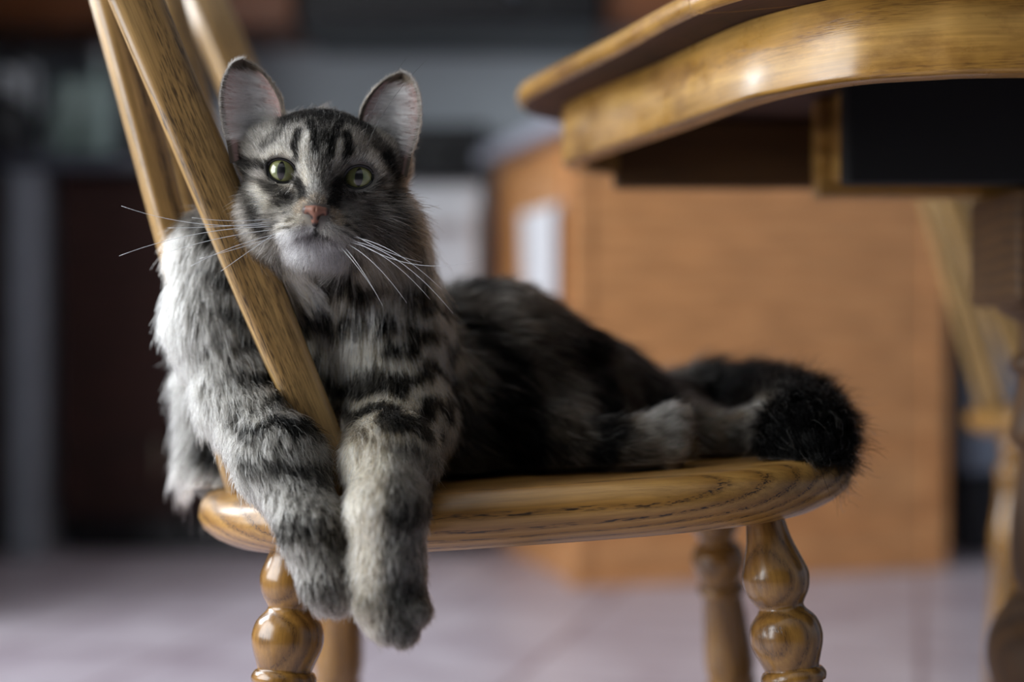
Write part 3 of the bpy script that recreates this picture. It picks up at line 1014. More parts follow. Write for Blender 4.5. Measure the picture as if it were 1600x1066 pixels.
# tail, laid round to the front edge of the seat
tail_pts = [P(1045, 648, 1.200), P(1110, 640, 1.215), P(1180, 642, 1.185), P(1222, 656, 1.120), P(1244, 670, 1.050), P(1254, 690, 0.990), P(1270, 706, 0.960)]
tr = [0.026, 0.024, 0.024, 0.025, 0.025, 0.021, 0.010]
for i in range(6):
    cone('tail', tail_pts[i], tr[i], tail_pts[i + 1], tr[i + 1], 0.015)


def prim_dist(pr, p):
    if pr[0] == 'cone':
        a, b, ra, rb = pr[2], pr[3], pr[4], pr[5]
        ab = b - a
        t = np.clip(((p - a) @ ab) / (ab @ ab), 0, 1)
        q = p - a - t[..., None] * ab
        return np.sqrt((q * q).sum(-1)) - (ra + (rb - ra) * t)
    c, M, rad = pr[2], pr[3], pr[4]
    q = (p - c) @ M.T
    k0 = np.sqrt(((q / rad) ** 2).sum(-1))
    k1 = np.sqrt(((q / rad ** 2) ** 2).sum(-1)) + 1e-9
    return k0 * (k0 - 1.0) / k1


EYE_C = [hw(-0.0242, 0.0122, 0.0), hw(0.0242, 0.0122, 0.0)]
EYE_R = 0.0118


def smin(a, b, k):
    h = np.clip(0.5 + 0.5 * (b - a) / k, 0, 1)
    return b * (1 - h) + a * h - k * h * (1 - h)


def carve(d, p):
    """the eye openings and the parting of the mouth"""
    for i, s in ((0, -1), (1, 1)):
        q = (p - EYE_C[i]) @ HM.T
        ca, sa = math.cos(0.30), math.sin(0.30)
        u = q[..., 0] * s * ca + q[..., 2] * sa
        v = -q[..., 0] * s * sa + q[..., 2] * ca
        o = (np.sqrt((u / 0.0101) ** 2 + (v / 0.0080) ** 2) - 1) * 0.0080
        o = np.maximum(o, 0.0015 - q[..., 1])
        d = np.maximum(d, -o)
    return d


def sdf(p):
    d = np.full(p.shape[:-1], 1.0)
    for pr in PRIMS:
        d = smin(d, prim_dist(pr, p), pr[6])
    return carve(d, p)


def sdf_grad(p, e=0.0008):
    g = np.zeros_like(p)
    for i in range(3):
        v = np.zeros(3)
        v[i] = e
        g[:, i] = sdf(p + v) - sdf(p - v)
    return norm(g)


def surface_nets(D, lo, h):
    ins = D < 0
    n0, n1, n2 = D.shape
    c = np.zeros((n0 - 1, n1 - 1, n2 - 1), dtype=np.int8)
    for i in (0, 1):
        for j in (0, 1):
            for k in (0, 1):
                c += ins[i:n0 - 1 + i, j:n1 - 1 + j, k:n2 - 1 + k]
    idx = np.argwhere((c > 0) & (c < 8))
    vid = np.full(c.shape, -1, dtype=np.int64)
    vid[idx[:, 0], idx[:, 1], idx[:, 2]] = np.arange(len(idx))
    acc = np.zeros((len(idx), 3))
    cnt = np.zeros(len(idx))
    cs = [(i, j, k) for i in (0, 1) for j in (0, 1) for k in (0, 1)]
    for a in cs:
        for ax in range(3):
            if a[ax]:
                continue
            b = list(a)
            b[ax] = 1
            da = D[idx[:, 0] + a[0], idx[:, 1] + a[1], idx[:, 2] + a[2]]
            db = D[idx[:, 0] + b[0], idx[:, 1] + b[1], idx[:, 2] + b[2]]
            x = (da < 0) != (db < 0)
            t = np.where(x, da / (da - db + 1e-12), 0)
            for q in range(3):
                acc[:, q] += np.where(x, a[q] + (t if q == ax else 0), 0)
            cnt += x
    V = (idx + acc / cnt[:, None]) * h + lo
    faces = []
    for ax in range(3):
        sl0 = [slice(None)] * 3
        sl1 = [slice(None)] * 3
        sl0[ax], sl1[ax] = slice(0, -1), slice(1, None)
        x = ins[tuple(sl0)] != ins[tuple(sl1)]
        e = np.argwhere(x)
        o1, o2 = (ax + 1) % 3, (ax + 2) % 3
        ok = (e[:, o1] > 0) & (e[:, o2] > 0) & (e[:, o1] < D.shape[o1] - 1) & (e[:, o2] < D.shape[o2] - 1)
        e = e[ok]

        def at(d1, d2):
            q = e.copy()
            q[:, o1] -= d1
            q[:, o2] -= d2
            return vid[q[:, 0], q[:, 1], q[:, 2]]
        f = np.stack([at(1, 1), at(0, 1), at(0, 0), at(1, 0)], 1)
        flip = ~ins[e[:, 0], e[:, 1], e[:, 2]]
        f[flip] = f[flip][:, ::-1]
        faces.append(f)
    return V, np.concatenate(faces)


def grid_mesh(prims, h, pad, carve_fn=None):
    los, his = [], []
    for pr in prims:
        if pr[0] == 'cone':
            r = max(pr[4], pr[5])
            los.append(np.minimum(pr[2], pr[3]) - r)
            his.append(np.maximum(pr[2], pr[3]) + r)
        else:
            r = pr[4].max()
            los.append(pr[2] - r)
            his.append(pr[2] + r)
    lo, hi = np.min(los, 0) - pad, np.max(his, 0) + pad
    n = np.ceil((hi - lo) / h).astype(int) + 1
    ax = [lo[i] + np.arange(n[i]) * h for i in range(3)]
    D = np.full(tuple(n), 0.5, dtype=np.float64)
    for pr, l, u in zip(prims, los, his):
        m = pr[6] + 3 * h
        i0 = np.maximum(((l - m - lo) / h).astype(int), 0)
        i1 = np.minimum(((u + m - lo) / h).astype(int) + 2, n)
        sl = tuple(slice(i0[q], i1[q]) for q in range(3))
        g = np.stack(np.meshgrid(ax[0][sl[0]], ax[1][sl[1]], ax[2][sl[2]], indexing='ij'), -1)
        D[sl] = smin(D[sl], prim_dist(pr, g), pr[6])
    if carve_fn is not None:
        l, u = HC - 0.07, HC + 0.07
        i0 = np.maximum(((l - lo) / h).astype(int), 0)
        i1 = np.minimum(((u - lo) / h).astype(int) + 2, n)
        sl = tuple(slice(i0[q], i1[q]) for q in range(3))
        g = np.stack(np.meshgrid(ax[0][sl[0]], ax[1][sl[1]], ax[2][sl[2]], indexing='ij'), -1)
        D[sl] = carve_fn(D[sl], g)
    return surface_nets(D, lo, h)


BV, BF_ = grid_mesh(PRIMS, 0.0024, 0.012, carve)
BN = sdf_grad(BV)
for _ in range(2):
    dd_ = sdf(BV)
    BV = BV - BN * np.clip(dd_, -0.002, 0.002)[:, None] * 0.9


# value noise
_tab = rng.random(65536).astype(np.float64) * 2 - 1


def vnoise(p, seed=0):
    q = np.floor(p).astype(np.int64)
    f = p - q
    f = f * f * (3 - 2 * f)
    out = 0
    for i in (0, 1):
        for j in (0, 1):
            for k in (0, 1):
                hsh = ((q[..., 0] + i) * 73856093 ^ (q[..., 1] + j) * 19349663 ^ (q[..., 2] + k) * 83492791 ^ (seed * 2654435761)) & 65535
                w = (f[..., 0] if i else 1 - f[..., 0]) * (f[..., 1] if j else 1 - f[..., 1]) * (f[..., 2] if k else 1 - f[..., 2])
                out = out + w * _tab[hsh]
    return out


def fbm(p, seed=0):
    return 0.62 * vnoise(p, seed) + 0.38 * vnoise(p * 2.1 + 7.3, seed + 1)


def sstep(a, b, x):
    t = np.clip((x - a) / (b - a), 0, 1)
    return t * t * (3 - 2 * t)


# ------------------------------------------------------------------ the cat: colour of the coat
WHITE_F = np.array([0.90, 0.89, 0.87])
CREAM = np.array([0.58, 0.48, 0.34])
SILVER = np.array([0.44, 0.415, 0.37])
GREY = np.array([0.235, 0.215, 0.185])
TAN = np.array([0.34, 0.235, 0.14])
BROWN = np.array([0.115, 0.09, 0.065])
DARK = np.array([0.0055, 0.0053, 0.0052])
FACE_PALE = np.array([0.80, 0.71, 0.56])
PARTS = ['head', 'chest', 'leg_a', 'paw_a', 'leg_b', 'paw_b', 'trunk', 'flank', 'hind_a', 'hind_paw_a', 'hind_b', 'hind_paw_b', 'tail']


def head_uv(p):
    q = (p - HC) @ HM.T
    return q[:, 0] * 2440, -q[:, 2] * 2440, q       # face-on, in units of about 0.4 mm


def uv_of(px, py):
    """a spot of the face as read off the photograph -> face-on units (roll taken out)"""
    dx, dy = px - 495, py - 271.5
    c, s = math.cos(roll), math.sin(roll)
    return dx * c + dy * s, -dx * s + dy * c


# strokes of the face pattern: colour, strength, half width, points
M_ = [
    (DARK, 0.96, 30, [(440, 160), (500, 158), (560, 168)]),
    (DARK, 0.80, 12, [(500, 172), (503, 215)]),
    (DARK, 0.45, 10, [(503, 215), (508, 290)]),
    (DARK, 0.95, 6.5, [(462, 205), (456, 224), (457, 246)]),
    (DARK, 0.95, 6, [(480, 190), (486, 212), (488, 236)]),
    (DARK, 0.95, 6, [(524, 190), (518, 214), (514, 240)]),
    (DARK, 0.95, 7, [(536, 208), (540, 230), (541, 252)]),
    (DARK, 0.70, 8, [(440, 182), (425, 205), (405, 222)]),
    (DARK, 0.75, 10, [(562, 186), (580, 210), (600, 230)]),
    (FACE_PALE, 0.75, 7, [(473, 212), (468, 242)]),
    (FACE_PALE, 0.65, 6, [(527, 222), (524, 250)]),
    (FACE_PALE, 0.90, 8, [(468, 254), (476, 285)]),
    (SILVER * 1.35, 0.55, 9, [(484, 280), (494, 305)]),
    (TAN, 0.50, 9, [(490, 312), (500, 316)]),
    (FACE_PALE, 0.60, 8, [(408, 244), (428, 234), (446, 242)]),
    (SILVER * 1.35, 0.60, 8, [(546, 250), (564, 243), (584, 256)]),
    (DARK, 0.90, 8, [(345, 232), (372, 246), (408, 254)]),
    (DARK, 0.95, 7, [(458, 284), (466, 298), (468, 310)]),
    (DARK, 0.95, 10, [(532, 282), (524, 298), (520, 318)]),  # dark eye line, broadened with painted shade beside the nose
    (FACE_PALE, 0.70, 6, [(428, 293), (448, 296)]),
    (DARK, 0.80, 8, [(372, 276), (408, 292), (448, 306)]),
    (FACE_PALE, 0.80, 11, [(382, 292), (396, 312), (404, 320)]),
    (DARK, 0.92, 8, [(366, 262), (371, 300), (384, 345), (398, 366)]),
    (DARK, 0.55, 7, [(404, 318), (430, 316), (446, 310)]),
    (GREY, 0.5, 12, [(408, 340), (425, 332)]),
    (DARK, 0.85, 8, [(592, 280), (570, 296), (545, 306)]),
    (SILVER * 1.35, 0.55, 6, [(590, 268), (576, 292), (556, 298)]),
    (DARK, 0.95, 10, [(600, 236), (616, 270), (622, 305)]),
    (DARK, 0.85, 9, [(612, 300), (634, 345), (642, 390)]),
    (DARK, 0.70, 8, [(578, 318), (600, 350), (612, 392)]),
    (BROWN, 0.6, 12, [(575, 340), (590, 375)]),
    (TAN, 0.55, 10, [(462, 330), (470, 322)]),
    (TAN, 0.55, 10, [(520, 336), (528, 350)]),
    (FACE_PALE, 0.90, 15, [(440, 362), (465, 352), (478, 360)]),
    (WHITE_F, 0.85, 11, [(438, 374), (466, 368), (482, 366)]),
    (SILVER * 1.35, 0.85, 14, [(508, 362), (530, 372), (548, 384)]),
    (WHITE_F, 1.0, 22, [(455, 397), (485, 402), (520, 408)]),
    (WHITE_F, 0.9, 12, [(448, 385), (450, 398)]),
    (np.array([0.07, 0.06, 0.065]), 0.75, 4.2, [(455, 381), (472, 377), (489, 371), (506, 378), (524, 388)]),
    (np.array([0.14, 0.12, 0.13]), 0.6, 8, [(482, 382), (496, 384)]),
    (DARK, 0.95, 3.5, [(490, 352), (489, 372)]),
]
for x_, y_ in ((442, 334), (444, 348), (429, 350), (440, 359), (452, 344), (425, 337), (432, 362), (450, 360), (418, 352)):
    M_.append((DARK, 0.85, 2.6, [(x_, y_), (x_ - 5, y_ + 0.5)]))
for x_, y_ in ((538, 340), (552, 349), (537, 352), (548, 360), (562, 357), (534, 364), (560, 370), (545, 371)):
    M_.append((DARK, 0.85, 2.6, [(x_, y_), (x_ + 7, y_ + 3)]))


def seg_dist(u, v, a, b):
    ax, ay = a
    bx, by = b
    dx, dy = bx - ax, by - ay
    t = np.clip(((u - ax) * dx + (v - ay) * dy) / (dx * dx + dy * dy + 1e-9), 0, 1)
    return np.hypot(u - ax - t * dx, v - ay - t * dy)


def face_colour(p):
    u, v, q = head_uv(p)
    jit = fbm(p * 260, 3)
    uu, vv = u + 1.8 * jit, v + 1.8 * fbm(p * 260 + 31, 5)
    n = fbm(p * 120, 9)
    col = GREY[None] * (1 + 0.35 * n[:, None])
    col = col + (BROWN - GREY)[None] * sstep(0.0, 0.8, (u / 150) * 0.8 + 0.25 * n)[:, None] * 0.5
    front = sstep(-0.045, -0.015, q[:, 1])
    for c, s, w, pts in M_:
        if c is DARK and 4 < w < 14:
            w = w * 1.22
        d = np.full(len(p), 1e9)
        pp_ = [uv_of(*a) for a in pts]
        for a, b in zip(pp_, pp_[1:]):
            d = np.minimum(d, seg_dist(uu, vv, a, b))
        m = s * (1 - sstep(w * 0.55, w * 1.35, d)) * front
        col = col + (c[None] - col) * m[:, None]
    back = 1 - front
    col = col + (BROWN * 0.5 - col) * (back * 0.7)[:, None]
    return col


def coat_colour(p, W):
    """colour at the tips of the hairs, from the blend of body parts at p"""
    n1, n2 = fbm(p * 26, 21), fbm(p * 60, 23)
    X, Y, Z = p[:, 0], p[:, 1], p[:, 2]
    N_ = len(p)
    out = np.zeros((N_, 3))

    def mix(a, b, t):
        return a + (b - a) * t[:, None]
    full = lambda c: np.repeat(c[None], N_, 0)
    # chest: pale bib under the chin, then swirling bands
    band = np.sin(Z * 2 * PI / 0.025 + X * 60 + 6.0 * n1 + 3.0 * n2)
    dk = sstep(-0.35, 0.25, band + 0.6 * n2)
    bib = sstep(0.565, 0.590, Z + 0.006 * n2)
    chest = mix(full(CREAM * 1.2), full(DARK), dk * 0.97)
    chest = mix(chest, full(SILVER * 1.15), bib * (0.75 + 0.25 * n2) * (1 - 0.8 * dk * (1 - bib)))
    side = sstep(-0.055, -0.030, X)
    # foreleg a: pale outside, black bars on the inner side
    lx = X - (-0.19 + (0.52 - Z) * 0.30)
    barA = np.sin(Z * 2 * PI / 0.027 + 3.4 * n1 + 2.0 * n2)
    inner = sstep(-0.022, 0.012, lx + 0.006 * n2)
    la = mix(full(SILVER * 0.54), full(DARK), sstep(0.0, 0.6, barA) * (0.12 + 0.86 * inner) * sstep(0.40, 0.45, Z))
    low = 1 - sstep(0.400, 0.440, Z + 0.004 * n2)
    barB = np.sin(Z * 2 * PI / 0.036 + 1.6 * n1)
    la = mix(la, mix(full(GREY * 0.72), full(GREY * 0.14), sstep(-0.2, 0.6, barB + 0.5 * n2)), low)
    # foreleg b
    lb_up = chest
    lb = mix(full(GREY * 0.85), full(GREY * 0.14), sstep(-0.1, 0.8, np.sin(Z * 2 * PI / 0.046 + 1.7 * n1 + 0.6) + 0.3 * n2) * 0.85)
    edge = 1 - sstep(-0.082, -0.070, X + 0.002 * n2)
    lb = mix(lb, full(CREAM * 1.1), edge * 0.85)
    lb = mix(lb, lb_up, sstep(0.44, 0.475, Z))
    paw = mix(full(GREY * 0.75), full(GREY * 0.22), sstep(-0.2, 0.5, n2))
    tr_ = mix(full(GREY * 0.24), full(DARK), sstep(-0.25, 0.35, np.sin(X * 2 * PI / 0.075 + Z * 30 + 2.5 * n1)))
    tr_ = mix(tr_, full(BROWN * 0.9), sstep(0.1, 0.6, n1) * 0.5)
    tr_ = mix(tr_, full(GREY * 0.45), sstep(0.575, 0.61, Z) * 0.5)
    fl = mix(full(SILVER * 0.30), full(DARK * 1.2), sstep(-0.240, -0.226, X + 0.005 * n2))
    fl = mix(fl, full(SILVER * 0.85), 1 - sstep(0.415, 0.435, Z))
    hp = mix(full(GREY * 1.6), full(TAN * 1.3), sstep(-0.1, 0.5, n2))
    hl = mix(full(BROWN * 0.7), full(DARK), sstep(-0.1, 0.5, np.sin(X * 2 * PI / 0.05 + 2 * n1)))
    tl = mix(full(SILVER * 0.45), full(DARK), sstep(0.135, 0.165, X + 0.01 * n1))
    look = {'chest': chest, 'leg_a': la, 'paw_a': paw, 'leg_b': lb, 'paw_b': paw, 'trunk': tr_, 'flank': fl, 'hind_a': hl, 'hind_paw_a': hp, 'hind_b': hl, 'hind_paw_b': hp, 'tail': tl}
    wh = W[:, PARTS.index('head')]
    m = wh > 1e-3
    hc = np.zeros((N_, 3))
    if m.any():
        hc[m] = face_colour(p[m])
    for i, nm in enumerate(PARTS):
        out += W[:, i:i + 1] * (hc if nm == 'head' else look[nm])
    return np.clip(out, 0.003, 0.93)


def part_weights(p, k=0.006):
    D = np.full((len(p), len(PARTS)), 9.0)
    Fl = np.zeros((len(p), 3))
    Ds = [prim_dist(pr, p) for pr in PRIMS]
    for pr, d in zip(PRIMS, Ds):
        i = PARTS.index(pr[1])
        D[:, i] = np.minimum(D[:, i], d)
    mn = np.min(D, 1)
    W = np.exp(-(D - mn[:, None]) / k)
    W /= W.sum(1, keepdims=True)
    for pr, d in zip(PRIMS, Ds):
        w = np.exp(-(d - mn) / 0.010)
        Fl += w[:, None] * pr[7][None]
    return W, Fl


W_B, _ = part_weights(BV)
body_col = coat_colour(BV, W_B) * 0.45

# ears: two cupped shells, joined to the body mesh
EV, EF, EC = [], [], []
EAR = []
nu, nv = 22, 25


def ear_point(s, u, v, back=0.0):
    """u up from the base to the tip, v across (-1 at the outer edge, 1 at the inner), s = -1 for the photo's left ear"""
    bx, bz = (-0.0440, 0.0270) if s < 0 else (-0.0385, 0.0275)
    tx, tz = (-0.0575, 0.0750) if s < 0 else (-0.0465, 0.0755)
    cx, cz = bx + (tx - bx) * u, bz + (tz - bz) * u
    wdt = 0.0196 * max(0.0, (1 - max(u, 0) ** 2.8)) ** 0.56 * (1 + 0.12 * math.sin(PI * min(max(u, 0), 1)))
    crx, crz = 0.93, 0.36 * (1 - u)
    x = cx + crx * wdt * v
    z = cz + crz * wdt * v - 0.003 * (v * v) * (1 - u)
    cup = 0.013 * (1 - 0.55 * max(u, 0))
    y = -0.016 + cup * (v * v) - 0.004 * u + (0.004 if v < 0 else -0.001) * abs(v) - back
    return hw(-s * x * -1 if s < 0 else -x, y, z) if False else hw(x if s < 0 else -x, y, z)


for s in (-1, 1):
    base = len(EV)
    for lay in (0, 1):
        for j in range(nu):
            u = -0.22 + 1.22 * j / (nu - 1)
            for i in range(nv):
                v = -1 + 2 * i / (nv - 1)
                EV.append(ear_point(s, u, v * (1.0 if lay == 0 else 1.0), 0.0 if lay == 0 else 0.0022 * (1 - abs(v) ** 6) * (1 if u < 0.97 else 0.3)))
                if lay == 0:
                    rimm = max(abs(v), u * 0.98)
                    pk = np.array([0.46, 0.31, 0.28])
                    c = pk * (1 - 0.15 * abs(v))
                    if rimm > 0.84:
                        c = BROWN * 1.2
                else:
                    c = BROWN * 0.8
                EC.append(c)
    for lay in (0, 1):
        for j in range(nu - 1):
            for i in range(nv - 1):
                q = base + lay * nu * nv + j * nv + i
                f = (q, q + 1, q + nv + 1, q + nv)
                if (lay == 0) == (s < 0):
                    f = f[::-1]
                EF.append(f)
EV, EC = np.array(EV), np.array(EC)
nb = len(BV)
allV = np.concatenate([BV, EV])
allF = BF_.tolist() + [tuple(int(i) + nb for i in f) for f in EF]
allC = np.concatenate([body_col, EC])
CAT0 = np.array([0.0, 1.06, 0.428])
cat = empty('cat', CAT0, 'long-haired brown and silver tabby cat lying on the oak chair', 'cat')
mesh_obj('body', allV, allF, SKIN, cat, colour=allC, offset=CAT0)


# ------------------------------------------------------------------ the cat: eyes, nose
def eye_mat():
    m, nt, out = new_mat('cat_eye')
    b = N(nt, 'ShaderNodeBsdfPrincipled')
    at = N(nt, 'ShaderNodeAttribute', attribute_name='eye_axis')
    sp = N(nt, 'ShaderNodeSeparateXYZ')
    nt.links.new(at.outputs['Vector'], sp.inputs[0])
    x, z = sp.outputs[0], sp.outputs[2]
    r = math_node(nt, 'SQRT', math_node(nt, 'ADD', math_node(nt, 'MULTIPLY', x, x), math_node(nt, 'MULTIPLY', z, z)))
    ang = math_node(nt, 'ARCTAN2', z, x)
    cv = N(nt, 'ShaderNodeCombineXYZ')
    nt.links.new(math_node(nt, 'MULTIPLY', ang, 9.0), cv.inputs[0])
    nt.links.new(math_node(nt, 'MULTIPLY', r, 2.5), cv.inputs[1])
    no = N(nt, 'ShaderNodeTexNoise')
    no.inputs['Scale'].default_value = 2.2
    no.inputs['Detail'].default_value = 4
    nt.links.new(cv.outputs[0], no.inputs['Vector'])
    rr = math_node(nt, 'ADD', r, math_node(nt, 'MULTIPLY', math_node(nt, 'SUBTRACT', no.outputs[0], 0.5), 0.14))
    iris = ramp(nt, rr, [(0.0, srgb(88, 104, 62)), (0.30, srgb(112, 124, 72)), (0.52, srgb(148, 150, 92)), (0.66, srgb(122, 124, 72)), (0.76, srgb(46, 50, 28)), (0.86, srgb(8, 8, 8))])
    px = math_node(nt, 'DIVIDE', x, 0.23)
    pz = math_node(nt, 'DIVIDE', z, 0.54)
    pr_ = math_node(nt, 'ADD', math_node(nt, 'POWER', math_node(nt, 'ABSOLUTE', px), 1.6), math_node(nt, 'POWER', math_node(nt, 'ABSOLUTE', pz), 1.9))
    pm = ramp(nt, pr_, [(0.88, (0, 0, 0, 1)), (1.05, (1, 1, 1, 1))])
    mx = N(nt, 'ShaderNodeMix', data_type='RGBA', blend_type='MULTIPLY')
    mx.inputs[0].default_value = 1
    nt.links.new(iris, mx.inputs[6])
    nt.links.new(pm, mx.inputs[7])
    nt.links.new(mx.outputs[2], b.inputs['Base Color'])
    b.inputs['Roughness'].default_value = 0.5
    b.inputs['Coat Weight'].default_value = 1.0
    b.inputs['Coat Roughness'].default_value = 0.015
    b.inputs['Coat IOR'].default_value = 1.75
    nt.links.new(b.outputs[0], out.inputs[0])
    return m


EYE = eye_mat()
for i, s in ((0, -1), (1, 1)):
    V, Fc, A = [], [], []
    nr, ns = 28, 40
    aim = norm(HF * 1.0 + HX * (0.03 * s))
    ex = norm(np.cross(aim, HZ))
    ex = ex if ex @ HX > 0 else -ex
    ez = np.cross(ex, aim)
    ez = ez if ez @ HZ > 0 else -ez
    for a in range(nr):
        ph = PI * 0.62 * a / (nr - 1)
        for k in range(ns):
            th = 2 * PI * k / ns
            l = np.array([math.sin(ph) * math.cos(th), math.cos(ph), math.sin(ph) * math.sin(th)])
            bul = 1 + 0.06 * math.exp(-(ph / 0.6) ** 2)
            V.append(EYE_C[i] + (ex * l[0] + aim * l[1] * bul + ez * l[2]) * EYE_R)
            A.append((l[0] * 1.0, l[1], l[2]))
    for a in range(nr - 1):
        for k in range(ns):
            k2 = (k + 1) % ns
            Fc.append((a * ns + k, (a + 1) * ns + k, (a + 1) * ns + k2, a * ns + k2))
    Fc = [f[::-1] for f in Fc]
    eo = mesh_obj('eye', V, Fc, EYE, cat, offset=CAT0)
    at_ = eo.data.attributes.new('eye_axis', 'FLOAT_VECTOR', 'POINT')
    at_.data.foreach_set('vector', np.array(A, dtype=np.float32).ravel())
    eo['label'] = 'green eye with a narrow upright pupil'
    # dark rims of the lids, an almond with its inner corner low
    pts, rad = [], []
    ca, sa = math.cos(0.30), math.sin(0.30)
    for k in range(41):
        th = 2 * PI * k / 40
        uu, vv = 0.0098 * math.cos(th), 0.0078 * math.sin(th)
        if math.cos(th) < 0:
            vv *= 1 - 0.25 * math.cos(th) ** 4
            uu *= 1 + 0.10 * math.cos(th) ** 8
        lx_ = (uu * ca - vv * sa) * s
        lz_ = uu * sa + vv * ca
        ly_ = math.sqrt(max(EYE_R ** 2 * 1.10 - lx_ ** 2 - lz_ ** 2, (0.0030) ** 2))
        pts.append(EYE_C[i] + HX * lx_ + HF * ly_ + HZ * lz_)
        rad.append(0.0017)
    V, Fc = tube(pts, rad, 8)
    mesh_obj('eyelid', V, Fc, LID, eo, offset=CAT0)
    eo.location = (0, 0, 0)

NP = []
nc = hw(0.0, 0.0425, -0.0245)


def nl(x, y, z):
    return nc + HX * x + HF * y + HZ * z


def nell(c, rad, k=0.002):
    NP.append(('ell', 'nose', np.asarray(c), HM, np.asarray(rad, float), 0, k, HZ))


nell(nl(0, 0.0, 0.0), (0.0072, 0.0042, 0.0030))
nell(nl(-0.0050, -0.0010, -0.0010), (0.0034, 0.0034, 0.0030))
nell(nl(0.0050, -0.0010, -0.0010), (0.0034, 0.0034, 0.0030))
NP.append(('cone', 'nose', nl(0, 0.0008, -0.001), nl(0, -0.0005, -0.0090), 0.0042, 0.0018, 0.002, HZ))
NOS = [(nl(-0.0052, 0.0030, -0.0042), nl(-0.0030, 0.0030, -0.0058)), (nl(0.0052, 0.0030, -0.0042), nl(0.0030, 0.0030, -0.0058))]


def nose_carve(d, p):
    for a, b in NOS:
        ab = b - a
        t = np.clip(((p - a) @ ab) / (ab @ ab), 0, 1)
        q = p - a - t[..., None] * ab
        d = np.maximum(d, 0.0014 - np.sqrt((q * q).sum(-1)))
    q = (p - nc) @ HM.T
    d = np.maximum(d, 0.0006 - np.hypot(q[..., 0], q[..., 1] - 0.0052))
    return d


NV, NF = grid_mesh(NP, 0.0005, 0.003, nose_carve)
nq = (NV - nc) @ HM.T
ncol = np.repeat(np.array(srgb(140, 95, 76)[:3])[None], len(NV), 0)
ncol = ncol * (1 + 0.15 * fbm(NV * 500, 41)[:, None])
for a, b in NOS:
    ab = b - a
    t = np.clip(((NV - a) @ ab) / (ab @ ab), 0, 1)
    d_ = np.linalg.norm(NV - a - t[:, None] * ab, axis=1)
    ncol = ncol * (0.04 + 0.96 * sstep(0.0014, 0.0026, d_))[:, None]
rimd = sstep(0.0058, 0.0074, np.abs(nq[:, 0])) * 0.9
ncol = ncol * (1 - rimd[:, None]) + np.array([0.02, 0.018, 0.018]) * rimd[:, None]
topd = sstep(0.0014, 0.0026, nq[:, 2]) * 0.8
ncol = ncol * (1 - topd[:, None]) + np.array([0.05, 0.05, 0.055]) * topd[:, None]
botd = sstep(-0.0075, -0.0095, nq[:, 2])
ncol = ncol * (1 - botd[:, None]) + np.array([0.02, 0.016, 0.016]) * botd[:, None]
no_ = mesh_obj('nose', NV, NF, NOSE, cat, colour=ncol, offset=CAT0)
no_['label'] = 'brick-pink nose with dark nostrils'

# ------------------------------------------------------------------ the cat: fur
tri = np.concatenate([BF_[:, [0, 1, 2]], BF_[:, [0, 2, 3]]])
tA, tB, tC = BV[tri[:, 0]], BV[tri[:, 1]], BV[tri[:, 2]]
area = 0.5 * np.linalg.norm(np.cross(tB - tA, tC - tA), axis=1)
W_t = W_B[tri[:, 0]]
#            head  chest leg_a paw_a leg_b paw_b trunk flank hind  hpaw  hind  hpaw  tail
DENS = np.array([440, 125, 165, 270, 210, 270, 60, 70, 80, 170, 80, 170, 110]) * 1e4
LEN = np.array([.0075, .026, .0190, .0068, .0150, .0068, .028, .024, .020, .010, .020, .010, .036])
LIFT = np.array([.42, .42, .48, .40, .42, .40, .50, .50, .45, .45, .45, .45, .75])
RAD = np.array([.00012, .00017, .00016, .00014, .00014, .00014, .00018, .00018, .00016, .00012, .00016, .00012, .00014])
CLUMP = np.array([.18, .72, .55, .25, .38, .25, .50, .55, .45, .35, .45, .35, .45])
CSIZE = np.array([.003, .009, .007, .004, .005, .004, .010, .009, .008, .005, .008, .005, .009])
exp_n = area * (W_t @ DENS)
# faces turned away under the cat or inside the seat need few hairs
cen_t = (tA + tB + tC) / 3
nrm_t = norm(np.cross(tB - tA, tC - tA))
exp_n *= np.where(nrm_t[:, 1] > 0.55, 0.45, 1.0)
cnt = rng.poisson(exp_n)
ti = np.repeat(np.arange(len(tri)), cnt)
r1, r2 = np.sqrt(rng.random(len(ti))), rng.random(len(ti))
R0 = (1 - r1)[:, None] * tA[ti] + (r1 * (1 - r2))[:, None] * tB[ti] + (r1 * r2)[:, None] * tC[ti]

# nothing grows on the eyeballs, the nose, or under the ears
q_h = (R0 - HC) @ HM.T
keep = np.ones(len(R0), bool)
for i, s in ((0, -1), (1, 1)):
    q = (R0 - EYE_C[i]) @ HM.T
    ca, sa = math.cos(0.30), math.sin(0.30)
    u = q[:, 0] * s * ca + q[:, 2] * sa
    v = -q[:, 0] * s * sa + q[:, 2] * ca
    keep &= ~((np.hypot(u / 0.0113, v / 0.0092) < 1) & (q[:, 1] > -0.004))
qn = (R0 - nc) @ HM.T
keep &= ~((np.abs(qn[:, 0]) < 0.0085 - 0.45 * np.clip(-qn[:, 2] - 0.002, 0, 1)) & (qn[:, 2] < 0.0030) & (qn[:, 2] > -0.0110) & (qn[:, 1] > -0.012))
R0 = R0[keep]
NR = norm((1 - r1)[:, None] * BN[tri[ti, 0]] + (r1 * (1 - r2))[:, None] * BN[tri[ti, 1]] + (r1 * r2)[:, None] * BN[tri[ti, 2]])[keep]
print('hairs', len(R0))

WW, FL = part_weights(R0)
n_h = len(R0)
q_h = (R0 - HC) @ HM.T
hd = WW[:, 0]
